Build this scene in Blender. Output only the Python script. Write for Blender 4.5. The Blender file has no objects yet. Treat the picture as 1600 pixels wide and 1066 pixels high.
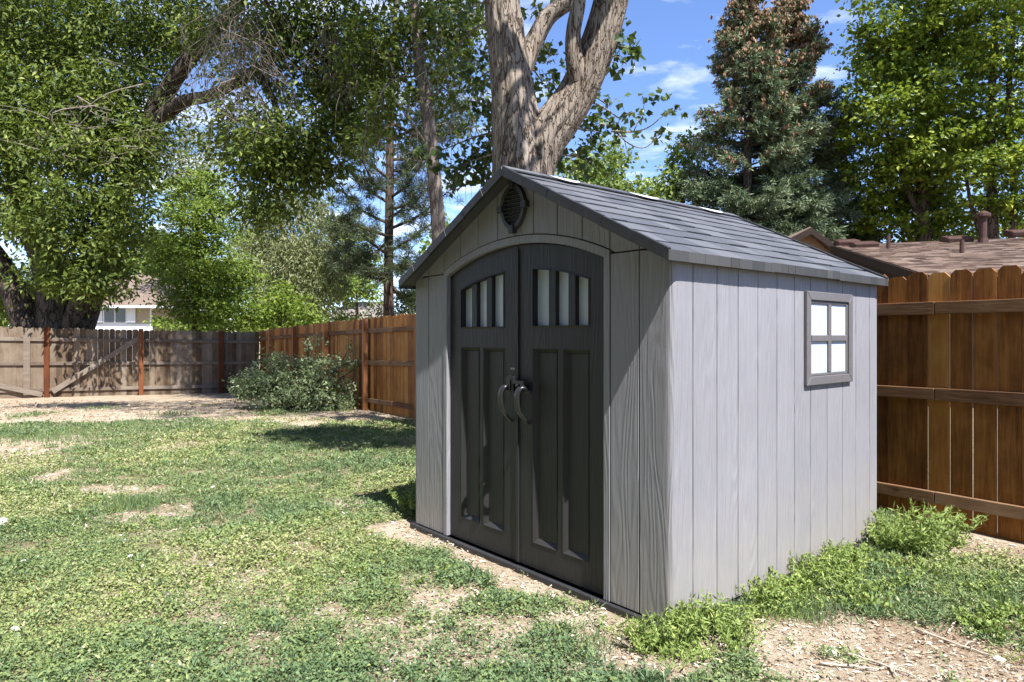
import bpy, math, random
import numpy as np
from mathutils import Vector, Matrix

random.seed(7)
rng = np.random.default_rng(11)
SC = bpy.context.scene
COL = SC.collection
F = 1043.0; CX = 800.0; HY = 525.0; CH = 1.38

# ------------------------------------------------------------------ helpers
def ground_z(x, y):
    x = np.asarray(x, float); y = np.asarray(y, float)
    d = np.clip(y - 4.0, 0, 17.0)
    return -0.0012 * d * d

def P(px, py, Y):
    """a point of the place from a sight line and its distance"""
    return np.array([(px - CX) / F * Y, Y, CH - (py - HY) / F * Y])

def G(px, py):
    Y = 1.38 * F / max(py - HY, 1)
    for _ in range(6):
        Y = (CH - float(ground_z(0, Y))) * F / max(py - HY, 1)
    return np.array([(px - CX) / F * Y, Y, float(ground_z(0, Y))])

def hash2(ix, iy, seed):
    n = (ix.astype(np.int64) * 374761393 + iy.astype(np.int64) * 668265263 + seed * 1274126177) & 0x7fffffff
    n = ((n ^ (n >> 13)) * 1274126177) & 0x7fffffff
    return ((n ^ (n >> 16)) & 0xffff) / 65535.0

def vnoise(x, y, seed=0):
    ix = np.floor(x); iy = np.floor(y); fx = x - ix; fy = y - iy
    fx = fx * fx * (3 - 2 * fx); fy = fy * fy * (3 - 2 * fy)
    a = hash2(ix, iy, seed); b = hash2(ix + 1, iy, seed); c = hash2(ix, iy + 1, seed); d = hash2(ix + 1, iy + 1, seed)
    return (a * (1 - fx) + b * fx) * (1 - fy) + (c * (1 - fx) + d * fx) * fy

def fbm(x, y, seed=0, octv=4):
    x = np.asarray(x, float); y = np.asarray(y, float)
    s = 0; a = .5; t = 0
    for k in range(octv):
        s = s + a * vnoise(x, y, seed + k); t += a; a *= .5; x = x * 2.03; y = y * 2.03
    return s / t

def tag(o, label=None, cat=None, group=None, kind=None):
    if label: o['label'] = label
    if cat: o['category'] = cat
    if group: o['group'] = group
    if kind: o['kind'] = kind
    return o

def empty(name, loc=(0, 0, 0), rz=0.0):
    o = bpy.data.objects.new(name, None); COL.objects.link(o)
    o.location = loc; o.rotation_euler = (0, 0, rz); o.empty_display_size = .1
    return o

def mesh_from(name, V, Fc, tint=None, smooth=False, extra=None):
    """V (n,3); Fc (m,k) array or list of polygons"""
    V = np.asarray(V, np.float32).reshape(-1, 3)
    me = bpy.data.meshes.new(name)
    me.vertices.add(len(V)); me.vertices.foreach_set('co', V.ravel())
    if isinstance(Fc, np.ndarray):
        m, k = Fc.shape
        loops = Fc.astype(np.int32).ravel(); starts = (np.arange(m) * k).astype(np.int32)
    else:
        loops = np.array([i for f in Fc for i in f], np.int32)
        lens = np.array([len(f) for f in Fc]); starts = np.concatenate([[0], np.cumsum(lens)[:-1]]).astype(np.int32); m = len(Fc)
    me.loops.add(len(loops)); me.loops.foreach_set('vertex_index', loops)
    me.polygons.add(m); me.polygons.foreach_set('loop_start', starts)
    me.polygons.foreach_set('use_smooth', np.full(m, bool(smooth)))
    for nm, arr in ([('tint', tint)] if tint is not None else []) + list((extra or {}).items()):
        a = me.attributes.new(nm, 'FLOAT', 'POINT'); a.data.foreach_set('value', np.asarray(arr, np.float32))
    me.update(calc_edges=True); me.validate()
    return me

def link(name, me, mat, parent=None, loc=None):
    o = bpy.data.objects.new(name, me); COL.objects.link(o)
    if mat is not None: me.materials.append(mat)
    if parent is not None: o.parent = parent
    if loc is not None: o.location = loc
    return o

class MB:
    def __init__(self): self.v = []; self.f = []; self.t = []
    def add(self, verts, faces, tint=.5):
        b = len(self.v); self.v += [tuple(map(float, q)) for q in verts]; self.f += [tuple(b + i for i in f) for f in faces]
        self.t += [tint] * len(verts)
    def box(self, x0, x1, y0, y1, z0, z1, tint=.5):
        self.add([(x0,y0,z0),(x1,y0,z0),(x1,y1,z0),(x0,y1,z0),(x0,y0,z1),(x1,y0,z1),(x1,y1,z1),(x0,y1,z1)],
                 [(0,3,2,1),(4,5,6,7),(0,1,5,4),(1,2,6,5),(2,3,7,6),(3,0,4,7)], tint)
    def obox(self, c, ax, ay, az, tint=.5):
        c = np.array(c); V = []
        for sz in (-1, 1):
            for sx, sy in ((-1,-1),(1,-1),(1,1),(-1,1)):
                V.append(c + sx*np.array(ax) + sy*np.array(ay) + sz*np.array(az))
        self.add(V, [(0,3,2,1),(4,5,6,7),(0,1,5,4),(1,2,6,5),(2,3,7,6),(3,0,4,7)], tint)
    def prism_xz(self, poly, y0, y1, tint=.5):
        """poly counter-clockwise seen from -y (x right, z up)"""
        n = len(poly)
        V = [(x, y0, z) for x, z in poly] + [(x, y1, z) for x, z in poly]
        Fs = [tuple(range(n)), tuple(range(2*n-1, n-1, -1))] + [((i+1) % n, i, n+i, n+(i+1) % n) for i in range(n)]
        self.add(V, Fs, tint)
    def prism_yz(self, poly, x0, x1, tint=.5):
        n = len(poly)
        V = [(x1, y, z) for y, z in poly] + [(x0, y, z) for y, z in poly]
        Fs = [tuple(range(n)), tuple(range(2*n-1, n-1, -1))] + [((i+1) % n, i, n+i, n+(i+1) % n) for i in range(n)]
        self.add(V, Fs, tint)
    def ring_xz(self, outer, inner, yo, yi, tint=.5):
        n = len(outer)
        V = [(x, yo, z) for x, z in outer] + [(x, yi, z) for x, z in inner]
        self.add(V, [(i, (i+1) % n, n+(i+1) % n, n+i) for i in range(n)], tint)
    def tube(self, pts, rad, seg=8, tint=.5, cap=True):
        V, Fs = tube_arrays(np.array(pts, float), np.array(rad, float), seg)
        self.add(V, [tuple(f) for f in Fs], tint)
        if cap:
            b = len(self.v) - len(V)
            self.f.append(tuple(b + i for i in range(seg-1, -1, -1)))
            self.f.append(tuple(len(self.v) - seg + i for i in range(seg)))
    def build(self, name, mat, parent=None, smooth=False, bevel=0, loc=None):
        me = mesh_from(name, np.array(self.v), self.f, np.array(self.t), smooth)
        o = link(name, me, mat, parent, loc)
        if bevel:
            m = o.modifiers.new('bevel', 'BEVEL'); m.width = bevel; m.segments = 2; m.limit_method = 'ANGLE'; m.angle_limit = .6
        return o

def tube_arrays(p, r, seg=8, lump=0.0, seed=0):
    n = len(p)
    t = np.gradient(p, axis=0); t /= np.linalg.norm(t, axis=1)[:, None] + 1e-9
    ref = np.array([0.31, -0.95, 0.05]) if abs(t[0, 2]) > .6 else np.array([0, 0, 1.0])
    V = []
    a = np.linspace(0, 2*math.pi, seg, endpoint=False)
    u = ref - t[0] * (ref @ t[0]); u /= np.linalg.norm(u)
    s = 0
    for i in range(n):
        u = u - t[i] * (u @ t[i]); u /= np.linalg.norm(u) + 1e-9
        w = np.cross(t[i], u)
        if i: s += np.linalg.norm(p[i] - p[i-1])
        rr = r[i] * np.ones(seg)
        if lump:
            k = fbm(np.cos(a)*2.2 + 10 + seed, np.sin(a)*2.2 + 10 + s*.55, seed, 3)
            k2 = fbm(np.cos(a)*9 + 40 + seed, np.sin(a)*9 + 40 + s*1.3, seed+7, 3)
            k3 = fbm(np.cos(a)*4.5 + 70 + seed, np.sin(a)*4.5 + 70 + s*.25, seed+13, 2) if seg > 24 else .5
            rr = rr * (1 + lump*((k-.5)*1.3 + (k2-.5)*.75 + (k3-.5)*1.0))
        V.append(p[i] + (np.cos(a)*rr)[:, None]*u + (np.sin(a)*rr)[:, None]*w)
    V = np.concatenate(V)
    Fs = []
    for i in range(n-1):
        for j in range(seg):
            Fs.append((i*seg+j, i*seg+(j+1) % seg, (i+1)*seg+(j+1) % seg, (i+1)*seg+j))
    return V, np.array(Fs)

def curve(pts, n):
    """Catmull-Rom resample"""
    p = np.array(pts, float); m = len(p)
    if m == 2: return np.linspace(p[0], p[1], n)
    q = np.vstack([2*p[0]-p[1], p, 2*p[-1]-p[-2]]); out = []
    for s in np.linspace(0, m-1-1e-6, n):
        i = int(s); f = s-i; a, b, c, d = q[i], q[i+1], q[i+2], q[i+3]
        out.append(.5*((2*b)+(-a+c)*f+(2*a-5*b+4*c-d)*f*f+(-a+3*b-3*c+d)*f**3))
    return np.array(out)

def unit(v): return v / (np.linalg.norm(v, axis=-1, keepdims=True) + 1e-9)

class Leaves:
    """many small folded leaves gathered in one mesh"""
    def __init__(self): self.c = []; self.d = []; self.n = []; self.l = []; self.w = []; self.t = []
    def add(self, c, d, n, l, w, t):
        self.c.append(c); self.d.append(d); self.n.append(n); self.l.append(l); self.w.append(w); self.t.append(t)
    def arrays(self, fold=.18, wide=.42):
        c = np.concatenate(self.c); d = unit(np.concatenate(self.d)); n = np.concatenate(self.n)
        l = np.concatenate(self.l)[:, None]; w = np.concatenate(self.w)[:, None]; t = np.concatenate(self.t)
        s = unit(np.cross(d, n)); n = np.cross(s, d)
        b = c; tip = c + d*l; mid = c + d*l*wide + n*w*fold
        V = np.stack([b, mid - s*w*.5, tip, mid + s*w*.5], 1).reshape(-1, 3)
        k = len(c); i = np.arange(k)[:, None]*4
        Fs = np.concatenate([i + np.array([[0, 2, 1]]), i + np.array([[0, 3, 2]])], 0)
        return V, Fs, np.repeat(t, 4)
    def build(self, name, mat, parent=None, **k):
        V, Fs, t = self.arrays(**k)
        return link(name, mesh_from(name, V, Fs, t), mat, parent)

def rand_dir(n, up=0.0):
    v = rng.normal(size=(n, 3)); v[:, 2] += up
    return unit(v)

# ------------------------------------------------------------------ materials
def newmat(name):
    m = bpy.data.materials.new(name); m.use_nodes = True
    nt = m.node_tree; nt.nodes.clear()
    out = nt.nodes.new('ShaderNodeOutputMaterial'); b = nt.nodes.new('ShaderNodeBsdfPrincipled')
    nt.links.new(b.outputs[0], out.inputs[0])
    return m, nt, b, out
def N(nt, typ, **k):
    n = nt.nodes.new(typ)
    for a, v in k.items():
        if a in ('ins',):
            for kk, vv in v.items(): n.inputs[kk].default_value = vv
        else: setattr(n, a, v)
    return n
def ramp(nt, src, stops):
    r = nt.nodes.new('ShaderNodeValToRGB'); e = r.color_ramp.elements
    while len(e) < len(stops): e.new(.5)
    for i, (p, c) in enumerate(stops):
        e[i].position = p; e[i].color = (*c, 1) if len(c) == 3 else c
    nt.links.new(src, r.inputs[0]); return r.outputs[0]
def mapping(nt, scale, coord='Object'):
    tc = nt.nodes.new('ShaderNodeTexCoord'); mp = nt.nodes.new('ShaderNodeMapping')
    mp.inputs['Scale'].default_value = scale; nt.links.new(tc.outputs[coord], mp.inputs[0]); return mp.outputs[0]
def noise(nt, vec, scale=5, detail=6, rough=.6, dist=0):
    n = N(nt, 'ShaderNodeTexNoise', ins={'Scale': scale, 'Detail': detail, 'Roughness': rough, 'Distortion': dist})
    if vec is not None: nt.links.new(vec, n.inputs['Vector'])
    return n.outputs[0]
def attr(nt, name): return N(nt, 'ShaderNodeAttribute', attribute_name=name).outputs['Fac']
def math_(nt, op, a, b=None, clamp=False):
    n = N(nt, 'ShaderNodeMath', operation=op, use_clamp=clamp)
    for i, v in enumerate((a, b)):
        if v is None: continue
        if isinstance(v, (int, float)): n.inputs[i].default_value = v
        else: nt.links.new(v, n.inputs[i])
    return n.outputs[0]
def mixc(nt, fac, a, b, mode='MIX'):
    n = N(nt, 'ShaderNodeMix', data_type='RGBA', blend_type=mode)
    for s, v in ((n.inputs[0], fac), (n.inputs[6], a), (n.inputs[7], b)):
        if isinstance(v, (int, float)): s.default_value = v
        elif isinstance(v, tuple): s.default_value = (*v, 1) if len(v) == 3 else v
        else: nt.links.new(v, s)
    return n.outputs[2]
def bump(nt, b, h, strength=.3, dist=.01):
    n = N(nt, 'ShaderNodeBump', ins={'Strength': strength, 'Distance': dist}); nt.links.new(h, n.inputs['Height'])
    nt.links.new(n.outputs[0], b.inputs['Normal'])

def leaf_mat(name, stops, trans=.3, rough=.5, spec=.35):
    m, nt, b, out = newmat(name)
    c = ramp(nt, attr(nt, 'tint'), stops)
    nt.links.new(c, b.inputs['Base Color']); b.inputs['Roughness'].default_value = rough
    b.inputs['Specular IOR Level'].default_value = spec
    tr = N(nt, 'ShaderNodeBsdfTranslucent'); c2 = mixc(nt, .5, c, (.25, .32, .03), 'MIX'); nt.links.new(c2, tr.inputs[0])
    mx = N(nt, 'ShaderNodeMixShader'); mx.inputs[0].default_value = trans
    nt.links.new(b.outputs[0], mx.inputs[1]); nt.links.new(tr.outputs[0], mx.inputs[2]); nt.links.new(mx.outputs[0], out.inputs[0])
    return m

def plain(name, col, rough=.6, spec=.4, nscale=20, var=.12, bstr=.1, metal=0):
    m, nt, b, out = newmat(name)
    v = mapping(nt, (1, 1, 1)); n = noise(nt, v, nscale, 5)
    lo = tuple(c*(1-var) for c in col); hi = tuple(min(1, c*(1+var)) for c in col)
    nt.links.new(ramp(nt, n, [(.3, lo), (.7, hi)]), b.inputs['Base Color'])
    b.inputs['Roughness'].default_value = rough; b.inputs['Specular IOR Level'].default_value = spec; b.inputs['Metallic'].default_value = metal
    if bstr: bump(nt, b, noise(nt, v, nscale*4, 4), bstr, .004)
    return m

def siding_mat(name, col, dirt=True, grain=1.0, rough=.55):
    """moulded wood-grain plastic boards"""
    m, nt, b, out = newmat(name)
    tn = attr(nt, 'tint')
    tc = N(nt, 'ShaderNodeTexCoord'); cmb = N(nt, 'ShaderNodeCombineXYZ')
    k = math_(nt, 'MULTIPLY', tn, 13.7); nt.links.new(k, cmb.inputs[0]); nt.links.new(math_(nt, 'MULTIPLY', tn, 7.1), cmb.inputs[2])
    ad = N(nt, 'ShaderNodeVectorMath', operation='ADD'); nt.links.new(tc.outputs['Object'], ad.inputs[0]); nt.links.new(cmb.outputs[0], ad.inputs[1])
    mp = N(nt, 'ShaderNodeMapping'); mp.inputs['Scale'].default_value = (1, 1, .085); nt.links.new(ad.outputs[0], mp.inputs[0])
    w = noise(nt, mp.outputs[0], 7, 2, .5, .3)
    rings = math_(nt, 'SINE', math_(nt, 'MULTIPLY', w, 95))
    mp2 = N(nt, 'ShaderNodeMapping'); mp2.inputs['Scale'].default_value = (1, 1, .03); nt.links.new(ad.outputs[0], mp2.inputs[0])
    fine = noise(nt, mp2.outputs[0], 160, 5, .7)
    h = math_(nt, 'ADD', math_(nt, 'MULTIPLY', rings, .30), fine)
    big = noise(nt, ad.outputs[0], 2.2, 4)
    lo = tuple(c*.82 for c in col); hi = tuple(c*1.16 for c in col)
    c = ramp(nt, math_(nt, 'ADD', math_(nt, 'ADD', math_(nt, 'MULTIPLY', fine, .7), math_(nt, 'MULTIPLY', big, .36)), math_(nt, 'MULTIPLY', math_(nt, 'SUBTRACT', tn, .5), .10)), [(.28, lo), (.76, hi)])
    if dirt:   # splash-back soil near the bottom, ragged edge
        sx = N(nt, 'ShaderNodeSeparateXYZ'); nt.links.new(tc.outputs['Object'], sx.inputs[0])
        g = math_(nt, 'SUBTRACT', .62, sx.outputs[2])
        g = math_(nt, 'ADD', g, math_(nt, 'MULTIPLY', math_(nt, 'SUBTRACT', noise(nt, tc.outputs['Object'], 6, 6, .7), .5), .7))
        g = math_(nt, 'MULTIPLY', g, .95, True)
        c = mixc(nt, g, c, tuple(min(1, q*1.2) for q in (col[0]*1.12, col[1]*1.02, col[2]*.80)))
    nt.links.new(c, b.inputs['Base Color'])
    b.inputs['Roughness'].default_value = rough; b.inputs['Specular IOR Level'].default_value = .4
    bump(nt, b, h, .7*grain, .005)
    return m

def wood_mat(name, stops, rough=.75, bstr=.5, knots=True, z_dir=True, wet=None):
    m, nt, b, out = newmat(name)
    tn = attr(nt, 'tint')
    tc = N(nt, 'ShaderNodeTexCoord'); cmb = N(nt, 'ShaderNodeCombineXYZ')
    nt.links.new(math_(nt, 'MULTIPLY', tn, 31.7), cmb.inputs[1]); nt.links.new(math_(nt, 'MULTIPLY', tn, 17.3), cmb.inputs[2 if z_dir else 0])
    ad = N(nt, 'ShaderNodeVectorMath', operation='ADD'); nt.links.new(tc.outputs['Object'], ad.inputs[0]); nt.links.new(cmb.outputs[0], ad.inputs[1])
    mp = N(nt, 'ShaderNodeMapping'); mp.inputs['Scale'].default_value = (1, 1, .07) if z_dir else (.07, 1, 1); nt.links.new(ad.outputs[0], mp.inputs[0])
    g1 = noise(nt, mp.outputs[0], 60, 6, .7); g2 = noise(nt, mp.outputs[0], 9, 4, .6, .8)
    blot = noise(nt, ad.outputs[0], 2.6, 5, .65)
    f = math_(nt, 'ADD', math_(nt, 'MULTIPLY', g1, .35), math_(nt, 'MULTIPLY', g2, .3))
    f = math_(nt, 'ADD', f, math_(nt, 'MULTIPLY', blot, .35))
    f = math_(nt, 'ADD', f, math_(nt, 'MULTIPLY', math_(nt, 'SUBTRACT', tn, .5), .28))
    c = ramp(nt, f, stops)
    if knots:
        mk = N(nt, 'ShaderNodeMapping'); mk.inputs['Scale'].default_value = (1, 1, .6) if z_dir else (.6, 1, 1); nt.links.new(ad.outputs[0], mk.inputs[0])
        vo = N(nt, 'ShaderNodeTexVoronoi', ins={'Scale': 3.0}); nt.links.new(mk.outputs[0], vo.inputs['Vector'])
        kf = ramp(nt, vo.outputs['Distance'], [(.03, (1,)*3), (.085, (0,)*3)])
        c = mixc(nt, math_(nt, 'MULTIPLY', kf, .75), c, tuple(q*.45 for q in stops[0][1]))
    nt.links.new(c, b.inputs['Base Color']); b.inputs['Roughness'].default_value = rough; b.inputs['Specular IOR Level'].default_value = .25
    bump(nt, b, math_(nt, 'ADD', g1, g2), bstr, .004)
    return m

def bark_mat(name, stops, scale=9, bstr=.9, dist=.03, zs=.25, edge=.12, vw=.4):
    m, nt, b, out = newmat(name)
    v = mapping(nt, (1, 1, zs))
    n1 = noise(nt, v, scale, 8, .7, .6)
    vo = N(nt, 'ShaderNodeTexVoronoi', feature='DISTANCE_TO_EDGE', ins={'Scale': scale*.9}); 
    vd = N(nt, 'ShaderNodeVectorMath', operation='ADD'); nt.links.new(v, vd.inputs[0])
    nn = N(nt, 'ShaderNodeTexNoise', ins={'Scale': scale*.7, 'Detail': 4}); nt.links.new(v, nn.inputs['Vector'])
    sc = N(nt, 'ShaderNodeVectorMath', operation='SCALE'); sc.inputs['Scale'].default_value = .35; nt.links.new(nn.outputs['Color'], sc.inputs[0]); nt.links.new(sc.outputs[0], vd.inputs[1])
    nt.links.new(vd.outputs[0], vo.inputs['Vector'])
    cr = ramp(nt, vo.outputs['Distance'], [(.0, (0,)*3), (edge, (1,)*3)])
    lo_ = noise(nt, v, scale*.28, 5, .6)
    h = math_(nt, 'ADD', math_(nt, 'MULTIPLY', n1, .45), math_(nt, 'MULTIPLY', cr, vw)); h = math_(nt, 'ADD', h, math_(nt, 'MULTIPLY', lo_, .62-vw))
    nt.links.new(ramp(nt, h, stops), b.inputs['Base Color'])
    b.inputs['Roughness'].default_value = .9; b.inputs['Specular IOR Level'].default_value = .15
    bump(nt, b, h, bstr, dist)
    return m

M = {}
M['siding'] = siding_mat('siding grey', (.385, .380, .420))
M['gable'] = siding_mat('gable grey', (.385, .380, .420), dirt=False)
M['door'] = siding_mat('door charcoal', (.036, .036, .041), grain=.4, rough=.5)
M['black'] = plain('black plastic', (.018, .018, .022), .4, .5, 30, .2, .15)
M['trim'] = plain('grey trim', (.20, .19, .20), .5, .4, 40, .08, .1)
M['pane'] = plain('white pane', (.66, .76, .95), .25, .5, 3, .05, 0)
M['handle'] = plain('handle plastic', (.030, .030, .035), .3, .6, 60, .2, .1)
M['plate'] = plain('plate', (.16, .16, .17), .5, .4, 10, .1, 0)
M['letter'] = plain('letter', (.85, .85, .88), .5, .4, 10, .05, 0)
M['roofedge'] = plain('roof edge charcoal', (.045, .046, .052), .5, .4, 25, .25, .2)

def roof_shingle(name, cols, rough=.6, scale=(1, 1, 1), tabs=60):
    m, nt, b, out = newmat(name)
    v = mapping(nt, scale); n = noise(nt, v, tabs, 4, .7); n2 = noise(nt, v, 3.0, 5, .6)
    f = math_(nt, 'ADD', math_(nt, 'MULTIPLY', n, .35), math_(nt, 'MULTIPLY', attr(nt, 'tint'), .42)); f = math_(nt, 'ADD', f, math_(nt, 'MULTIPLY', n2, .25))
    nt.links.new(ramp(nt, f, cols), b.inputs['Base Color']); b.inputs['Roughness'].default_value = rough
    b.inputs['Specular IOR Level'].default_value = .35
    bump(nt, b, n, .4, .004); return m
M['shingle'] = roof_shingle('shed shingles', [(.3, (.105, .11, .128)), (.7, (.175, .18, .20))], .55, (1, .25, 1), 90)
M['eave'] = roof_shingle('shed eave', [(.3, (.062, .061, .060)), (.7, (.105, .102, .100))], .6, (1, 1, .2), 60)
M['brownroof'] = roof_shingle('brown roof', [(.25, (.06, .034, .024)), (.45, (.21, .135, .10)), (.65, (.36, .26, .205)), (.8, (.46, .36, .30))], .85, (1, 1, 1), 9)
M['redroof'] = roof_shingle('red brown roof', [(.3, (.19, .135, .10)), (.7, (.32, .24, .185))], .85, (1, 1, 1), 25)
M['greyroof'] = roof_shingle('grey roof', [(.3, (.20, .17, .15)), (.7, (.48, .42, .38))], .85, (.6, 1, 1), 6)
M['skylight'] = plain('skylight', (.82, .83, .84), .3, .5, 8, .06, 0)
M['fence_brown'] = wood_mat('stained cedar', [(.27, (.06, .018, .005)), (.42, (.25, .092, .018)), (.58, (.50, .215, .05)), (.78, (.68, .36, .11))], .65)
M['rail_brown'] = wood_mat('weathered rail', [(.28, (.08, .034, .015)), (.5, (.24, .125, .06)), (.75, (.42, .28, .17))], .8, .6, True, False)
M['fence_grey'] = wood_mat('weathered boards', [(.25, (.06, .042, .03)), (.42, (.20, .135, .085)), (.58, (.31, .24, .175)), (.8, (.44, .38, .32))], .85)
M['rail_grey'] = wood_mat('grey rail', [(.28, (.13, .095, .07)), (.5, (.27, .21, .165)), (.75, (.42, .36, .30))], .85, .6, True, False)
M['post'] = wood_mat('red brown post', [(.25, (.07, .018, .006)), (.5, (.22, .065, .020)), (.8, (.42, .17, .07))], .75)
M['post_orange'] = wood_mat('orange post', [(.25, (.26, .09, .035)), (.5, (.52, .22, .09)), (.8, (.70, .38, .19))], .75)
M['bark_cotton'] = bark_mat('cottonwood bark', [(.27, (.040, .022, .013)), (.42, (.18, .115, .075)), (.56, (.37, .29, .225)), (.78, (.54, .465, .395))], 14, 1.0, .09, .14, .09, .30)
M['bark_dark'] = bark_mat('dark bark', [(.25, (.022, .015, .011)), (.5, (.085, .06, .045)), (.8, (.20, .16, .125))], 9, .9, .04)
M['bark_pine'] = bark_mat('pine bark', [(.25, (.025, .017, .013)), (.5, (.085, .058, .044)), (.8, (.17, .125, .10))], 7, .8, .03)
M['bark_pale'] = bark_mat('pale bark', [(.25, (.08, .055, .042)), (.5, (.23, .18, .15)), (.8, (.38, .32, .28))], 9, .8, .02)
M['twig'] = plain('dead twig', (.25, .21, .18), .9, .1, 12, .3, 0)
M['stick'] = plain('dead wood', (.56, .48, .40), .9, .1, 12, .3, 0)
M['brick'] = plain('pale brick', (.60, .50, .34), .85, .2, 8, .12, .2)
M['white'] = plain('white paint', (.76, .77, .80), .5, .4, 6, .05, 0)
M['darkwall'] = plain('dark brown wall', (.045, .028, .022), .8, .2, 9, .2, .2)
M['tanwall'] = plain('tan wall', (.42, .28, .18), .8, .2, 9, .15, .1)
M['rust'] = plain('rusty metal', (.085, .034, .022), .6, .4, 14, .3, .15)
M['glass'] = plain('window glass', (.10, .12, .13), .08, .6, 2, .2, 0)
M['stone'] = plain('white stone', (.72, .69, .64), .8, .3, 40, .15, .3)

LM = {}
LM['ash'] = leaf_mat('ash leaf', [(.0, (.035, .062, .014)), (.4, (.10, .15, .026)), (.75, (.20, .26, .046)), (1, (.34, .39, .085))], .36, .5, .3)
LM['cotton'] = leaf_mat('cottonwood leaf', [(.0, (0.035, 0.074, 0.020)), (.5, (0.091, 0.155, 0.036)), (1, (0.196, 0.270, 0.070))], .3, .35, .5)
LM['linden'] = leaf_mat('linden leaf', [(.0, (.05, .085, .008)), (.4, (.12, .185, .014)), (.75, (.24, .30, .026)), (1, (.38, .42, .045))], .36, .45, .4)
LM['locust'] = leaf_mat('locust leaf', [(.0, (.08, .14, .016)), (.5, (.17, .26, .03)), (1, (.29, .36, .05))], .36)
LM['willow'] = leaf_mat('willow leaf', [(.0, (.11, .14, .055)), (.5, (.22, .25, .11)), (1, (.38, .38, .20))], .3)
LM['spruce'] = leaf_mat('spruce leaf', [(.0, (.035, .058, .036)), (.5, (.135, .185, .105)), (1, (.30, .35, .21))], .1, .6, .2)
LM['pine'] = leaf_mat('pine needles', [(.0, (0.023, 0.043, 0.019)), (.5, (0.065, 0.100, 0.041)), (1, (0.130, 0.163, 0.060))], .1, .5)
LM['shrub'] = leaf_mat('shrub leaf', [(.0, (.07, .105, .045)), (.5, (.19, .25, .12)), (1, (.36, .40, .23))], .25, .42)
LM['far'] = leaf_mat('far leaf', [(.0, (.05, .09, .02)), (.5, (.14, .20, .04)), (1, (.27, .32, .08))], .32)
LM['grass'] = leaf_mat('lawn leaf', [(.0, (.085, .15, .075)), (.25, (.165, .26, .125)), (.5, (.235, .33, .135)), (.72, (.36, .43, .15)), (.84, (.47, .50, .20)), (.92, (.58, .52, .33)), (1, (.70, .62, .45))], .22, .55, .25)
LM['weed'] = leaf_mat('weed leaf', [(.0, (.10, .165, .045)), (.5, (.23, .315, .085)), (1, (.42, .47, .15))], .3, .5, .3)
LM['chip'] = leaf_mat('chips', [(.0, (.14, .075, .04)), (.3, (.36, .25, .16)), (.6, (.62, .50, .37)), (1, (.86, .79, .68))], .0, .85, .15)
LM['cone'] = leaf_mat('spruce cones', [(.0, (.19, .105, .05)), (1, (.45, .28, .15))], .0, .7)
LM['petal'] = leaf_mat('petal', [(.0, (.75, .74, .72)), (1, (.85, .84, .84))], .25, .6)

def set_albedo():
    '''one common factor keeps every surface at a plausible daylight reflectance for the exposure in use'''
    for m in bpy.data.materials:
        nt = m.node_tree; k = .66 if m.name == 'white pane' else .74 if m.name == 'stained cedar' else 1.0 if m.name == 'shrub leaf' else .92 if m.name == 'weed leaf' else .68 if m.name == 'lawn leaf' else .86 if m.name in ('white paint', 'skylight', 'petal', 'letter', 'white stone') else 1.0 if m.name in ('linden leaf', 'far leaf') else .82 if m.name in ('ash leaf', 'locust leaf', 'spruce leaf', 'shrub leaf', 'willow leaf') else .74 if m.name in ('soil', 'chips', 'dead wood') else .60
        for nd in list(nt.nodes):
            if nd.type in ('BSDF_PRINCIPLED', 'BSDF_TRANSLUCENT'):
                inp = nd.inputs[0]
                if inp.is_linked:
                    src = inp.links[0].from_socket; nt.links.new(mixc(nt, 1.0, src, (k, k, k), 'MULTIPLY'), inp)
# ------------------------------------------------------------------ sky, sun, camera
SUN_EL = math.radians(57.6)
sun_dir = Vector((.5114*math.cos(SUN_EL), -.8594*math.cos(SUN_EL), math.sin(SUN_EL))).normalized()
W = bpy.data.worlds.new('World'); SC.world = W; W.use_nodes = True
nt = W.node_tree; nt.nodes.clear()
wo = N(nt, 'ShaderNodeOutputWorld'); bg = N(nt, 'ShaderNodeBackground'); bg.inputs[1].default_value = .092
sky = N(nt, 'ShaderNodeTexSky', sky_type='NISHITA', sun_disc=False, sun_elevation=SUN_EL, sun_rotation=math.atan2(.5114, -.8594), air_density=1.0, dust_density=.4, ozone_density=2.5, altitude=1600)
tc = N(nt, 'ShaderNodeTexCoord'); sx = N(nt, 'ShaderNodeSeparateXYZ'); nt.links.new(tc.outputs['Generated'], sx.inputs[0])
zz = math_(nt, 'MAXIMUM', math_(nt, 'ADD', sx.outputs[2], .10), .03)
cb = N(nt, 'ShaderNodeCombineXYZ'); nt.links.new(math_(nt, 'DIVIDE', sx.outputs[0], zz), cb.inputs[0]); nt.links.new(math_(nt, 'DIVIDE', sx.outputs[1], zz), cb.inputs[1])
mp = N(nt, 'ShaderNodeMapping'); mp.inputs['Scale'].default_value = (1.2, 1.7, 1); mp.inputs['Rotation'].default_value = (0, 0, .5); mp.inputs['Location'].default_value = (3.2, 1.4, 0)
nt.links.new(cb.outputs[0], mp.inputs[0])
n1 = noise(nt, mp.outputs[0], 2.0, 9, .58, .15)
lf = math_(nt, 'MULTIPLY', math_(nt, 'MULTIPLY', sx.outputs[0], -1.0), .10)        # more cloud to the west
cf = ramp(nt, math_(nt, 'ADD', n1, lf), [(.50, (0,)*3), (.60, (.35,)*3), (.75, (1,)*3)])
sk = mixc(nt, 1.0, sky.outputs[0], (.96, 1.03, 1.24), 'MULTIPLY')
nt.links.new(mixc(nt, cf, sk, (6.6, 6.9, 7.3)), bg.inputs[0]); nt.links.new(bg.outputs[0], wo.inputs[0])

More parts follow.
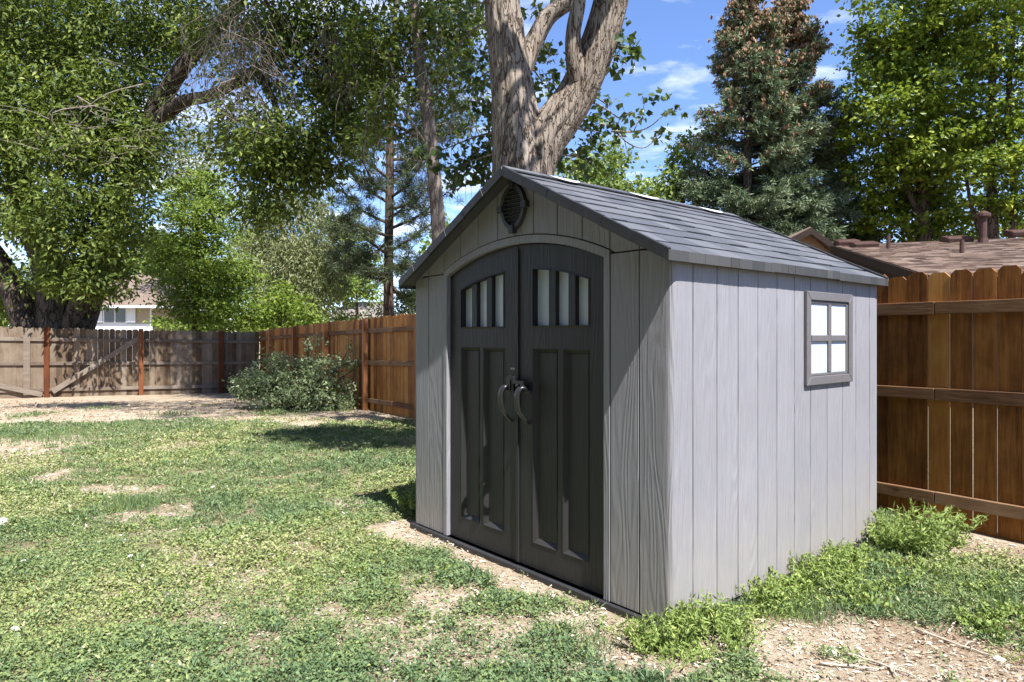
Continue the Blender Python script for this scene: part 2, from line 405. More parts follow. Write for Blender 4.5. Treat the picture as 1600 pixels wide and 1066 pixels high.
sl = bpy.data.lights.new('sun', 'SUN'); sl.energy = 5.0; sl.angle = math.radians(.53); sl.color = (1, .965, .91)
so = bpy.data.objects.new('sun', sl); COL.objects.link(so); so.location = (10, -15, 30)
so.rotation_euler = sun_dir.to_track_quat('Z', 'Y').to_euler()
cam = bpy.data.cameras.new('camera'); co = bpy.data.objects.new('camera', cam); COL.objects.link(co)
co.location = (0, 0, CH); co.rotation_euler = (math.radians(90), 0, 0)
cam.sensor_width = 36; cam.lens = F/1600*36; cam.shift_y = -8/1600; cam.clip_start = .05; cam.clip_end = 2000
SC.camera = co
SC.view_settings.view_transform = 'Standard'; SC.view_settings.look = 'None'; SC.view_settings.exposure = 1.38; SC.view_settings.gamma = 1

# ------------------------------------------------------------------ shed frame of reference
SX = np.array([.641, -.768]); SY = np.array([.768, .641]); S0 = np.array([.0165, 3.97])
SRZ = math.atan2(-.768, .641)
def shed_local(x, y):
    dx = np.asarray(x) - S0[0]; dy = np.asarray(y) - S0[1]
    return dx*SX[0]+dy*SX[1], dx*SY[0]+dy*SY[1]
# ------------------------------------------------------------------ fences' reference lines
FD = np.array([-.5762, .8173])                       # direction of the long right fence, away from camera
def fence_pt(Y): return np.array([3.405 - .705*(Y-4.44), Y])
CORNER = fence_pt(20.03); LEFT0 = np.array([-12.81, 16.7])

# ------------------------------------------------------------------ ground
patches = [(30,700,85,22,1), (85,744,34,9,1), (165,768,80,10,.9), (250,806,85,14,.9), (545,785,40,9,.7), (400,955,40,10,.45), (480,1035,50,14,.6), (585,1000,40,10,.45),
           (1400,1010,270,52,1), (1545,850,130,34,1), (1480,893,70,12,.8), (1590,1050,160,40,1), (840,1055,150,25,.35), (120,1055,110,20,.4),
           (700,935,75,18,.9), (640,905,45,14,.6), (1110,1000,30,14,.6), (600,655,70,9,.8), (720,1010,260,60,.66), (470,950,120,36,.6), (900,960,110,34,.62), (330,880,90,18,.45), (620,830,60,16,.5), (250,1040,120,30,.5), (1430,1062,300,62,1), (1260,1045,110,40,1), (1190,1010,60,20,.7), (1300,985,120,24,.8)]
PW = []
for (px, py, rx, ry, a) in patches:
    c = G(px, py); t_ = G(px, py-ry); b_ = G(px, min(py+ry, 1250))
    PW.append((c[0], .5*(t_[1]+b_[1]), rx*c[1]/F, .5*abs(t_[1]-b_[1]), a))
def bare(x, y):
    x = np.asarray(x, float); y = np.asarray(y, float)
    n = fbm(x*1.3+50, y*1.3+50, 3, 4); n2 = fbm(x*5+9, y*5+31, 17, 4)
    m = np.zeros_like(x)
    for cx, cy, rx, ry, a in PW:
        d = np.sqrt(((x-cx)/rx)**2+((y-cy)/ry)**2)
        m = np.maximum(m, a*np.clip((1.35 + (n2-.5)*1.7 - d)/.8, 0, 1))
    lx, ly = shed_local(x, y)
    strip = np.where((lx > -1.35) & (lx < 1.45), np.clip((.36 + (n2-.5)*.7 + ly)/.1, 0, 1), 0)*np.where(ly < .1, 1, 0)
    m = np.maximum(m, .95*strip)
    far = np.clip((y - (10.9 + (n-.5)*3.2 + .10*(x+4)))/.5, 0, 1)
    m = np.maximum(m, far*(.99 - .35*np.clip((fbm(x*.9, y*.9, 41, 3)-.52)*5, 0, 1)))
    m = np.maximum(m, np.clip((n2-.63)*5, 0, 1)*.6)
    m = np.maximum(m, np.clip((n-.56)*5, 0, 1)*.5)
    return np.clip(m, 0, 1)

def axis(c, half, n, k):
    s = np.linspace(-1, 1, n); return c + half*np.sinh(k*s)/math.sinh(k)
gx = axis(0, 260, 330, 5.3); gy = axis(6, 300, 330, 5.4)
X, Y = np.meshgrid(gx, gy)
Z = ground_z(X, Y) + (fbm(X*2, Y*2, 5, 3)-.5)*.035 + (fbm(X*9, Y*9, 8, 3)-.5)*.02
lx, ly = shed_local(X, Y)
Z = np.where((lx > -1.2) & (lx < 1.2) & (ly > -.06) & (ly < 2.35), np.minimum(Z, -.012), Z)
nx, ny = len(gx), len(gy)
idx = np.arange(nx*ny).reshape(ny, nx)
Fs = np.stack([idx[:-1, :-1], idx[:-1, 1:], idx[1:, 1:], idx[1:, :-1]], -1).reshape(-1, 4)
beyond = ((X - (3.405-.705*(Y-4.44)))*.817 > 0) | (Y > 21)
gb = np.where(beyond, .35, bare(X, Y))
# dark wood-mulch share: right of shed and by the left edge
mul = np.clip(1.3 - np.sqrt(((X-2.9)/1.3)**2 + ((Y-3.2)/1.2)**2), 0, 1)*.8 + np.clip((Y-11)/3, 0, 1)*.42
gm, nt, b, out = newmat('soil')
v = mapping(nt, (1, 1, 1))
a_ = attr(nt, 'bare'); nf = noise(nt, v, 38, 8, .75); nm = noise(nt, v, 3.5, 6, .65); ng = noise(nt, v, 150, 4, .7)
soil = ramp(nt, math_(nt, 'ADD', math_(nt, 'MULTIPLY', nf, .55), math_(nt, 'MULTIPLY', nm, .45)), [(.30, (.22, .15, .10)), (.43, (.44, .335, .235)), (.55, (.62, .525, .40)), (.68, (.76, .69, .58))])
mulch = ramp(nt, nf, [(.3, (.12, .068, .04)), (.5, (.30, .195, .125)), (.72, (.50, .36, .25))])
soil = mixc(nt, math_(nt, 'MULTIPLY', attr(nt, 'mulch'), .8), soil, mulch)
turf = ramp(nt, math_(nt, 'ADD', math_(nt, 'MULTIPLY', nf, .6), math_(nt, 'MULTIPLY', ng, .4)), [(.34, (.12, .10, .055)), (.48, (.27, .235, .13)), (.64, (.48, .41, .27))])
fac = math_(nt, 'ADD', math_(nt, 'MULTIPLY', a_, 1.5), math_(nt, 'MULTIPLY', math_(nt, 'SUBTRACT', nf, .55), 1.6), True)
nt.links.new(mixc(nt, fac, turf, soil), b.inputs['Base Color']); b.inputs['Roughness'].default_value = .95; b.inputs['Specular IOR Level'].default_value = .1
bump(nt, b, math_(nt, 'ADD', nf, math_(nt, 'MULTIPLY', ng, .4)), .9, .03)
tag(link('ground', mesh_from('ground', np.stack([X, Y, Z], -1), Fs, None, True, {'bare': gb.ravel(), 'mulch': mul.ravel()}), gm), kind='structure')
def gz(x, y): return ground_z(x, y) + (fbm(np.asarray(x)*2, np.asarray(y)*2, 5, 3)-.5)*.035 + (fbm(np.asarray(x)*9, np.asarray(y)*9, 8, 3)-.5)*.02

# ------------------------------------------------------------------ lawn (stuff)
def scatter(n, y0, y1, power):
    u = rng.random(n); e = 1-power
    Yv = (y0**e + u*(y1**e - y0**e))**(1/e)
    Xv = (rng.random(n)*2-1)*(Yv*.82+1.7)
    return Xv, Yv
def keep_out(x, y):
    lx, ly = shed_local(x, y)
    inshed = (np.abs(lx) < 1.16) & (ly > -.035) & (ly < 2.32)
    beyond = (x - (3.405-.705*(y-4.44)))*.817 > -.05
    return ~inshed & ~beyond
x, y = scatter(285000, 2.2, 14.5, 1.08)
bm = bare(x, y)
fine = fbm(x*6.5+7, y*6.5, 123, 3); med = fbm(x*2.2+3, y*2.2, 19, 3)
dens = np.clip((fine-.22)*2.6, .22, 1)*(.6+.7*np.clip((med-.28)*2.5, 0, 1))
sel = keep_out(x, y) & (rng.random(len(x)) > bm*1.08 - .03) & (rng.random(len(x)) < dens)
x, y = x[sel], y[sel]; fine = fine[sel]; med = med[sel]
typ = fbm(x*.75+4, y*.75+4, 91, 3) + .3*(fbm(x*3.5, y*3.5, 77, 2)-.5)
kind = typ > .49 + .05*np.clip((y-6)/4, -1, 1)                      # True: broad-leaved creepers, False: wiry grass
lush = np.clip(.5*fine+.6*fbm(x*1.7, y*1.7, 55, 3), 0, 1)
hue = 1.7*(fbm(x*.7+31, y*.7+11, 67, 4)-.5) - .16*np.clip((4.2-y)/1.2, 0, 1)
g = Leaves()
def tufts(x, y, k, lush, hue, size=1.0):
    """wiry tufts: k blades fanning out from each centre"""
    n0 = len(x); x = np.repeat(x, k); y = np.repeat(y, k); lush = np.repeat(lush, k); n = len(x); hue = np.repeat(hue, k)
    sc = 1 + np.clip(y-3, 0, 12)*.12; tt = np.repeat(rng.random(n0), k)
    a = rng.random(n)*2*math.pi; out = .35+rng.random(n)*1.1
    d = np.stack([np.cos(a)*out, np.sin(a)*out, .25+.9*rng.random(n)], 1)
    rr = rng.random(n)*.018*sc*size; x = x+np.cos(a)*rr; y = y+np.sin(a)*rr
    h = gz(x, y)+rng.random(n)*.030*(.3+1.2*lush)*size
    l = (.012+.020*rng.random(n)**1.3)*(.55+.9*lush)*sc**.7*size; w = (.0045+.0045*rng.random(n))*sc*size**.5
    t = np.clip(.12 + .28*rng.random(n) + .30*tt + .5*hue + np.where(rng.random(n) < .10, .50, 0), 0, 1)
    g.add(np.stack([x, y, h], 1), d, rand_dir(n, 1.0), l, w, t)
def broad(x, y, k, lush, hue):
    n0 = len(x); x = np.repeat(x, k); y = np.repeat(y, k); lush = np.repeat(lush, k); n = len(x); hue = np.repeat(hue, k)
    sc = 1 + np.clip(y-3, 0, 12)*.12; tt = np.repeat(rng.random(n0), k)
    x = x + rng.normal(size=n)*.020*sc; y = y + rng.normal(size=n)*.020*sc
    z = gz(x, y) + rng.random(n)*.045*(.15+lush*1.3)
    d = np.stack([rng.normal(size=n), rng.normal(size=n), rng.normal(size=n)*.45+.1], 1)
    l = (.008+.013*rng.random(n))*(.7+.6*lush)*sc; w = l*(.45+.4*rng.random(n))
    t = np.clip(.38 + .26*rng.random(n) + .26*tt + .6*hue + np.where(rng.random(n) < .06, .25, 0), 0, .96)
    g.add(np.stack([x, y, z], 1), d, rand_dir(n, 1.1), l, w, t)
tufts(x[~kind], y[~kind], 7, lush[~kind], hue[~kind]); broad(x[kind], y[kind], 7, lush[kind], hue[kind])
mi = kind & (rng.random(len(x)) < .35); tufts(x[mi], y[mi], 4, lush[mi], hue[mi])
# bigger rosettes standing over the mat
mi = (rng.random(len(x)) < .035) & (lush > .5); tufts(x[mi], y[mi], 16, lush[mi], hue[mi]-.05, 1.45)
# taller clumps of grass
for (px, py, n, h) in [(190,795,26,.13),(215,790,22,.12),(95,690,24,.12),(30,690,24,.10),(200,668,14,.16),(140,680,20,.1),(270,650,16,.12),(160,640,12,.1),(540,880,14,.07),(640,890,14,.07),(930,1010,14,.08),(1480,910,30,.07),(1560,950,40,.07),(1250,960,40,.07)]:
    c = G(px, py); k = n*12
    q = rng.normal(size=(k, 2))*np.array([.16, .16])*min(2.2, c[1]/4.5)*.6 + c[:2]
    d = np.stack([rng.normal(size=k)*.3, rng.normal(size=k)*.3, np.ones(k)], 1)
    g.add(np.stack([q[:, 0], q[:, 1], gz(q[:, 0], q[:, 1])], 1), d, rand_dir(k), h*(.4+.7*rng.random(k)), np.full(k, .0045)*max(1, c[1]/5), np.clip(.15+.5*rng.random(k), 0, 1))
lawn = g.build('grass', LM['grass'], fold=.12); tag(lawn, 'patchy mixed lawn of pale green creeping weeds and thin grass', 'grass', kind='stuff')

# straw, chips and litter on the bare soil (stuff)
x, y = scatter(250000, 2.2, 16, 1.15); bm = bare(x, y); 
mu = np.clip(1.3 - np.sqrt(((x-2.9)/1.3)**2 + ((y-3.2)/1.2)**2), 0, 1)
sel = keep_out(x, y) & (rng.random(len(x)) < bm*.75*(.55+.45*mu)); x, y, mu = x[sel], y[sel], mu[sel]; n = len(x)
sc = 1+np.clip(y-3, 0, 12)*.12
d = np.stack([rng.normal(size=n), rng.normal(size=n), rng.normal(size=n)*.18], 1)
ch = Leaves(); ln = (.010+.030*rng.random(n)**2.2)*sc
ch.add(np.stack([x, y, gz(x, y)+.003+.006*rng.random(n)], 1), d, rand_dir(n, 2.0), ln, np.minimum(ln*(.15+.5*rng.random(n)), .012*sc), np.clip(rng.random(n)*.95+.15-mu*.42-.30*np.clip((y-9)/3, 0, 1), 0, 1))
tag(ch.build('straw_litter', LM['chip'], fold=.1), 'dry straw and wood chips strewn over the bare soil', 'litter', kind='stuff')

# ------------------------------------------------------------------ shed
shed = empty('garden_shed', (S0[0], S0[1], 0), SRZ)
tag(shed, 'grey plastic storage shed with charcoal arched double doors and a shingled gable roof', 'shed')
HW = 1.135; DP = 2.28; SLOPE = .506; APEX = 2.365; OV = .10; EO = .048
R_ = (.71**2+.14**2)/(2*.14)
def arch(x, add=0.0): return 1.925 - R_ + math.sqrt(max(0, (R_+add)**2 - x*x))
def under(x): return APEX - .045 - SLOPE*abs(x)
GAP = .0028
# front wall boards
# corner boards with rounded outer edge, carried round to the side
def corner(sign):
    fw = MB(); a, b2 = (.752, .94) if sign > 0 else (-.94, -.752)
    fw.box(a+GAP, b2-GAP, 0, .03, .03, 1.796, random.random())
    t = random.random(); r = .035; prof = [(.94+GAP, 0), (HW-r, 0)]
    for k in range(1, 7):
        a = math.pi/2*k/6; prof.append((HW-r+r*math.sin(a), r-r*math.cos(a)))
    prof += [(HW, .164-GAP), (HW-.03, .164-GAP), (HW-.03, .03), (.94+GAP, .03)]
    n = len(prof); V = []; 
    for z in (0, 1):
        for (px_, py_) in prof:
            zt = .03 if z == 0 else min(1.796, under(px_)+.02)
            V.append((sign*px_, py_, zt))
    Fq = [tuple(range(n)), tuple(range(n, 2*n))]
    for i in range(n):
        q = (i, (i+1) % n, n+(i+1) % n, n+i); Fq.append(q)
    if sign > 0: Fq = [tuple(reversed(Fq[0])), Fq[1]] + Fq[2:]
    else: Fq = [Fq[0], tuple(reversed(Fq[1]))] + [tuple(reversed(q)) for q in Fq[2:]]
    fw.add(V, Fq, t); fw.build('front_wall', M['siding'], shed, bevel=.003)
corner(1); corner(-1)
gb_ = MB()
seams = [-1.10, -.94, -.75, -.555, -.365, -.165, 0, .165, .365, .555, .75, .94, 1.10]
for a, b2 in zip(seams[:-1], seams[1:]):
    a += GAP; b2 -= GAP; t = random.random()
    xs = np.linspace(a, b2, 7)
    bot = [(x_, max(1.803, arch(x_, .05)) if abs(x_) < .76 else 1.803) for x_ in xs]
    if bot[0][1] > under(xs[0])+.02 or bot[-1][1] > under(xs[-1])+.02: 
        if abs(a) > 1 or abs(b2) > 1.05: bot = [(x_, min(z_, under(x_))) for x_, z_ in bot]
    top = [(b2, under(b2)+.02), (a, under(a)+.02)]
    gb_.prism_xz(bot+top, 0, .03, t)
gb_.build('gable', M['gable'], shed, bevel=.003)
# back wall + left wall + core (backing behind the grooves)
core = MB()
core.prism_xz([(-HW+.03, .012), (-.745, .012), (-.745, arch(.745, .04)), (-.5, arch(.5, .045)), (-.25, arch(.25, .045)), (0, arch(0, .045)), (.25, arch(.25, .045)), (.5, arch(.5, .045)), (.745, arch(.745, .04)), (.745, .012), (HW-.03, .012), (HW-.03, under(HW)), (0, under(0)), (-HW+.03, under(HW))], .0302, .06)
core.box(HW-.06, HW-.03, .06, DP-.03, .012, under(HW)); core.box(-HW+.03, -HW+.06, .06, DP-.03, .012, under(HW))
core.build('inner_shell', M['black'], shed)
bw = MB()
for i in range(12):
    a = -HW + i*2*HW/12+GAP; b2 = -HW+(i+1)*2*HW/12-GAP
    bw.prism_xz([(b2, .03), (a, .03), (a, under(a)), (b2, under(b2))][::-1] if False else [(a, .03), (b2, .03), (b2, under(b2)), (a, under(a))], DP-.03, DP, random.random())
bw.build('back_wall', M['siding'], shed)
sseams = [.164, .366, .557, .75, .949, 1.145, 1.335, 1.548, 1.757, 1.95, 2.16, DP-.03]
for sgn in (1, -1):
    sw = MB()
    for a, b2 in zip(sseams[:-1], sseams[1:]):
        x0, x1 = (HW-.03, HW) if sgn > 0 else (-HW, -HW+.03)
        sw.box(x0, x1, a+GAP, b2-GAP, .03, under(HW)-.004, random.random())
    sw.build('side_wall', M['siding'], shed, bevel=.003)
# base plate
bp = MB(); bp.box(-HW-.012, HW+.02, -.028, -.001, -.03, .026); bp.box(-HW-.012, HW+.02, 0.0, DP+.01, -.03, .011); bp.box(HW+.001, HW+.02, 0, DP, .011, .026)
bp.build('base_plate', M['roofedge'], shed, bevel=.004)
# door surround (jambs and arch)
tr = MB(); xs = np.linspace(-.712, .712, 25)
outer = [(-.750, .03), (-.750, arch(.75, .044))] + [(x_*1.0533, arch(x_*1.0533, .044)) for x_ in xs[1:-1]] + [(.750, arch(.75, .044)), (.750, .03)]
inner = [(-.712, .03), (-.712, arch(.712))] + [(x_, arch(x_)) for x_ in xs[1:-1]] + [(.712, arch(.712)), (.712, .03)]
for i in range(len(outer)-1):
    q = [inner[i], outer[i], outer[i+1], inner[i+1]]
    V = [(a, -.004, c) for a, c in q] + [(a, .05, c) for a, c in q]
    tr.add(V, [(0, 1, 2, 3), (0, 3, 7, 4), (1, 5, 6, 2)], .4)
tr.build('door_surround', M['gable'], shed)
# doors
def door(s):
    """s=+1 right leaf, -1 left leaf"""
    D = MB(); yf, yb = .026, .06
    def px_(poly):   # mirror if needed, keep orientation
        return poly if s > 0 else [(-a, c) for a, c in reversed(poly)]
    def piece(poly, y0=yf, t=.3): D.prism_xz(px_(poly), y0, yb, t)
    def rect(x0, x1, z0, z1): return [(x0, z0), (x1, z0), (x1, z1), (x0, z1)]
    T = .31 if s > 0 else .63
    x0, x1, x2, x3, x4, x5 = .003, .135, .338, .385, .580, .706
    def wt(x_): return arch(x_)-.152
    at = lambda a, b2, n=5: [(q, arch(q)-.006) for q in np.linspace(a, b2, n)]
    piece(rect(x0, x1, .032, .18)[:2] + list(reversed(at(x0, x1))), t=T)
    piece(rect(x4, x5, .032, .18)[:2] + list(reversed(at(x4, x5))), t=T+.05)
    piece(rect(x1, x4, .032, .18), t=T+.1)
    piece(rect(x2, x3, .18, 1.305), t=T+.15)
    piece(rect(x1, x4, 1.305, 1.438), t=T+.2)
    piece([(q, wt(q)) for q in np.linspace(x1, x4, 7)] + list(reversed(at(x1, x4, 7))), t=T+.1)
    for a, b2 in ((.262, .316), (.420, .472)):
        piece([(a, 1.438), (b2, 1.438), (b2, wt(b2)), (a, wt(a))], y0=yf+.006, t=T+.3)
    D.box(*( (x1, x4) if s > 0 else (-x4, -x1)), yb, yb+.01, .18, 1.30, T)
    for a, b2 in ((x1, x2), (x3, x4)):       # sunk panels with sloped moulding
        o_ = rect(a, b2, .18, 1.305); i_ = rect(a+.016, b2-.016, .196, 1.289); i2 = rect(a+.024, b2-.024, .204, 1.281)
        D.ring_xz(px_(o_), px_(i_), yf-.003, yf+.012, T); D.ring_xz(px_(i_), px_(i2), yf+.012, yf+.022, T)
        xx = [q[0] for q in px_(i2)]
        D.add([(min(xx), yf+.022, .204), (max(xx), yf+.022, .204), (max(xx), yf+.022, 1.281), (min(xx), yf+.022, 1.281)], [(0, 1, 2, 3)], T+.4)
    # window bezel, a thin raised lip
    o_ = [(x1-.012, 1.426)] + [(x4+.012, 1.426)] + [(q, wt(q)+.012) for q in np.linspace(x4+.012, x1-.012, 7)]
    i_ = [(x1, 1.438)] + [(x4, 1.438)] + [(q, wt(q)) for q in np.linspace(x4, x1, 7)]
    D.ring_xz(px_(o_), px_(i_), yf-.001, yf-.006, T)
    # overlapping meeting strip
    if s > 0: D.box(-.012, .010, .016, yf-.0005, .034, 1.90, .2)
    d = D.build('door', M['door'], shed)
    for a, b2 in ((.1355, .262), (.316, .420), (.472, .5795)):
        pn = MB(); poly = [(a, 1.438), (b2, 1.438), (b2, wt(b2)), (a, wt(a))]
        pn.prism_xz(px_(poly), .062, .066); pn.build('pane', M['pane'], d)
    # curved pull handle
    h = MB(); hx = .088 if s > 0 else -.062; zt = 1.078; zb = .865
    pts = curve([(hx+.012*s, .02, zt-.025), (hx+.006, -.030, zt), (hx-.004, -.054, zt-.04), (hx-.004, -.048, zt-.12), (hx, -.026, zb+.05), (hx+.004, .022, zb)], 18)
    # flattened grip: swept rectangle wide at the top and narrow at the foot
    V = []; n = len(pts); tg = np.gradient(pts, axis=0); tg = unit(tg)
    for i in range(n):
        f = i/(n-1); wd = .0165*(1-f)**.7+.008; th = .010*(1-.4*f)+.002
        nn = np.cross(tg[i], [1, 0, 0]); nn /= np.linalg.norm(nn)
        for a_ in range(10):
            an = 2*math.pi*a_/10
            V.append(pts[i] + np.array([1, 0, 0])*wd*math.copysign(abs(math.cos(an))**.6, math.cos(an)) + nn*th*math.copysign(abs(math.sin(an))**.6, math.sin(an)))
    Fq = [(i*10+j, i*10+(j+1) % 10, (i+1)*10+(j+1) % 10, (i+1)*10+j) for i in range(n-1) for j in range(10)]
    Fq += [tuple(range(10)), tuple(range(n*10-1, n*10-11, -1))]
    h.add(V, Fq)
    h.build('handle', M['handle'], d, smooth=True)
    return d
dL = door(-1); dR = door(1)
# latch between the leaves
la = MB()
la.box(-.058, .058, -.012, .014, 1.085, 1.112); la.box(-.045, -.012, -.030, -.012, 1.078, 1.135); la.box(.018, .100, -.034, -.016, 1.098, 1.116); la.box(.086, .100, -.034, .02, 1.065, 1.098)
la.tube([(-.02, -.022, 1.06), (-.02, -.022, 1.145)], [.009, .009], 10); la.tube([(.012, -.02, 1.05), (.012, -.02, 1.14)], [.012, .012], 10); la.tube([(.06, -.042, 1.09), (.06, .0, 1.09)], [.009, .009], 8)
la.build('latch', M['black'], dR, bevel=.002)
pl = MB(); pl.box(-.065, -.020, .020, .0255, 1.172, 1.192); pl_o = pl.build('nameplate', M['plate'], dL)
fc = bpy.data.curves.new('t', 'FONT'); fc.body = 'LIFETIME'; fc.size = .0135; fc.align_x = 'CENTER'; fc.align_y = 'CENTER'; fc.extrude = .0004
fo = bpy.data.objects.new('t', fc); COL.objects.link(fo); dg = bpy.context.evaluated_depsgraph_get()
tme = bpy.data.meshes.new_from_object(fo.evaluated_get(dg)); bpy.data.objects.remove(fo)
tme.materials.clear(); to = link('lettering', tme, M['letter'], dL); to.location = (-.0425, .0193, 1.182); to.rotation_euler = (math.radians(90), 0, 0); to.scale = (.78, 1, 1)
# black sheet added behind the doors to darken the gaps at their edges
gp = MB(); gp.box(-.715, .715, .064, .070, .03, 1.77); gp.build('dark_gap_filler', M['black'], shed)
# gable vent
vt = MB(); vz = 2.145; a0, b0 = .118, .142
ang = np.linspace(0, 2*math.pi, 40, endpoint=False)
def oval(f, e=0): return [((a0*f+e)*math.copysign(abs(math.cos(t))**1.12, math.cos(t)), vz+(b0*f+e)*math.copysign(abs(math.sin(t))**1.12, math.sin(t))) for t in ang]
vt.ring_xz(oval(1), oval(1, -.006), -.002, -.024); vt.ring_xz(oval(1, -.006), oval(1, -.030), -.024, -.024); vt.ring_xz(oval(1, -.030), oval(1, -.034), -.024, -.002)
for (dx, dz, hw, hh) in ((0, b0-.008, .018, .022), (0, -b0+.008, .018, .022), (a0-.008, 0, .022, .018), (-a0+.008, 0, .022, .018)):
    vt.box(dx-hw, dx+hw, -.034, -.001, vz+dz-hh, vz+dz+hh)
vo_ = vt.build('vent', M['roofedge'], shed)
lv = MB()
for k in range(-4, 5):
    z_ = vz + k*.024; hw = (a0-.032)*math.sqrt(max(0, 1-((z_-vz)/(b0-.03))**2))
    if hw > .02: lv.obox((0, -.010, z_), (hw, 0, 0), (0, .010, .007), (0, .001, -.0016))
lv.build('louvre', M['roofedge'], vo_)
lb = MB(); lb.prism_xz(oval(1, -.033), -.0035, -.001); lb.build('vent_back', M['black'], vo_)
# side window
wn = MB(); y0, y1, z0, z1 = 1.251, 1.856, 1.088, 1.643; fwid = .068
def sring(ya, yb_, za, zb_, w, xa, xb_):
    wn.prism_yz([(ya, za), (yb_, za), (yb_-w, za+w), (ya+w, za+w)], xa, xb_); wn.prism_yz([(yb_, za), (yb_, zb_), (yb_-w, zb_-w), (yb_-w, za+w)], xa, xb_)
    wn.prism_yz([(yb_, zb_), (ya, zb_), (ya+w, zb_-w), (yb_-w, zb_-w)], xa, xb_); wn.prism_yz([(ya, zb_), (ya, za), (ya+w, za+w), (ya+w, zb_-w)], xa, xb_)
sring(y0, y1, z0, z1, .052, HW+.0005, HW+.022); sring(y0+.0525, y1-.0525, z0+.0525, z1-.0525, .018, HW+.0005, HW+.012)
ym, zm = (y0+y1)/2, (z0+z1)/2
wn.box(HW+.0005, HW+.016, ym-.019, ym+.019, z0+.072, z1-.072); wn.box(HW+.0005, HW+.0165, y0+.072, ym-.0195, zm-.019, zm+.019); wn.box(HW+.0005, HW+.0165, ym+.0195, y1-.072, zm-.019, zm+.019)
wo_ = wn.build('window', M['trim'], shed, bevel=.004)
for (ya, yb_) in ((y0+.07, ym-.019), (ym+.019, y1-.07)):
    for (za, zb_) in ((z0+.07, zm-.019), (zm+.019, z1-.07)):
        q = MB(); q.box(HW+.0003, HW+.0035, ya, yb_, za, zb_); q.build('pane', M['pane'], wo_)
# roof
rf = MB(); cs = math.cos(math.atan(SLOPE)); L = (HW+EO)/cs; ncr = 9; y0r, y1r = -OV, DP+.05
for s in (1, -1):
    ux = np.array([s*cs, 0, -SLOPE*cs]); un = np.array([s*SLOPE*cs, 0, cs]); uy = np.array([0, 1, 0])
    top = np.array([0, 0, APEX])
    c0 = top + ux*(L/2) + uy*((y0r+y1r)/2) - un*.022
    rf.obox(c0, ux*(L/2-.01), uy*((y1r-y0r)/2-.012), un*.012, .1)
    for k in range(ncr):
        a = L*k/ncr + (.0 if k else .006); bb = L*(k+1)/ncr - .0032
        yy = y0r+.022
        while yy < y1r-.02:
            w = min(.16+.12*random.random(), y1r-.012-yy)
            if y1r-.012-yy-w < .08: w = y1r-.012-yy
            aa = a + (.010 if random.random() < .25 else 0); b3 = bb - (.012 if random.random() < .3 else 0)
            lift = .003*random.random()
            V = []
            for (u_, h_) in ((aa, .0), (b3, .0042+lift*.6)):
                for v_ in (yy+.0006, yy+w-.0006):
                    V.append(top+ux*u_+uy*v_+un*(h_-.004)); 
            for (u_, h_) in ((aa, -.01), (b3, -.01)):
                for v_ in (yy+.0006, yy+w-.0006): V.append(top+ux*u_+uy*v_+un*h_)
            Fq = [(0, 2, 3, 1), (2, 6, 7, 3), (0, 4, 6, 2), (1, 3, 7, 5), (4, 5, 7, 6), (0, 1, 5, 4)]
            if s < 0: Fq = [tuple(reversed(q)) for q in Fq]
            rf.add(V, Fq, random.random()); yy += w
roof = rf.build('roof', M['shingle'], shed)
for s in (1, -1):
    rk = MB()
    ux = np.array([s*cs, 0, -SLOPE*cs]); un = np.array([s*SLOPE*cs, 0, cs]); uy = np.array([0, 1, 0]); top = np.array([0, 0, APEX])
    for yv in (y0r+.010, y1r-.010):
        rk = MB()
        for j in range(6):     # overlapping lengths of rake trim
            l0, l1 = L*j/6, L*(j+1)/6
            rk.obox(top+ux*((l0+l1)/2+.002)+uy*yv+un*(-.016+.002*(j % 2)), ux*((l1-l0)/2-.001), uy*(.0105+.0015*(j % 2)), un*.027)
        rk.build('rake_trim', M['roofedge'], roof, bevel=.003)
for s in (1, -1):
    ev = MB()
    zt = APEX-SLOPE*(HW+EO)
    for (a, b2, dz) in ((y0r+.002, .82, 0), (.82, 1.60, .003), (1.60, y1r, -.002)):
        yy = a
        while yy < b2-.01:
            w = min(.07+.08*random.random(), b2-yy)
            xo = HW+EO+.004+.002*random.random()
            ev.box(*sorted((s*(HW+EO-.016), s*xo)), yy+.0008, yy+w-.0008, zt-.045+dz, zt+.004+dz, random.random()); yy += w
    ev.build('eave_trim', M['eave'], roof)
rc = MB()
for s in (1, -1):
    ux = np.array([s*cs, 0, -SLOPE*cs]); un = np.array([s*SLOPE*cs, 0, cs])
    n = 9
    for k in range(n):
        a = y0r+(y1r-y0r)*k/n; b2 = y0r+(y1r-y0r)*(k+1)/n
        rc.obox(top+ux*.032+np.array([0, (a+b2)/2, 0])+un*.010, ux*.033, np.array([0, (b2-a)/2-.002, 0]), un*.004, random.random())
rc.build('ridge_cap', M['shingle'], roof)
for (a, b2) in ((.24, .52), (.98, 1.33), (1.79, 2.13)):
    for s in (1, -1):
        ux = np.array([s*cs, 0, -SLOPE*cs]); un = np.array([s*SLOPE*cs, 0, cs]); V = []
        q = MB(); n = 9
        lo = [top+ux*.012+np.array([0, a+(b2-a)*i/n, 0])+un*.0155 for i in range(n+1)]
        hi = [top+ux*(.012+.085*math.sin(math.pi*(i/n))**.6+.004)+np.array([0, a+(b2-a)*i/n, 0])+un*.0175 for i in range(n+1)]
        q.add(lo+hi, [((i, n+1+i, n+2+i, i+1) if s > 0 else (i, i+1, n+2+i, n+1+i)) for i in range(n)])
        q.build('skylight', M['skylight'], roof)

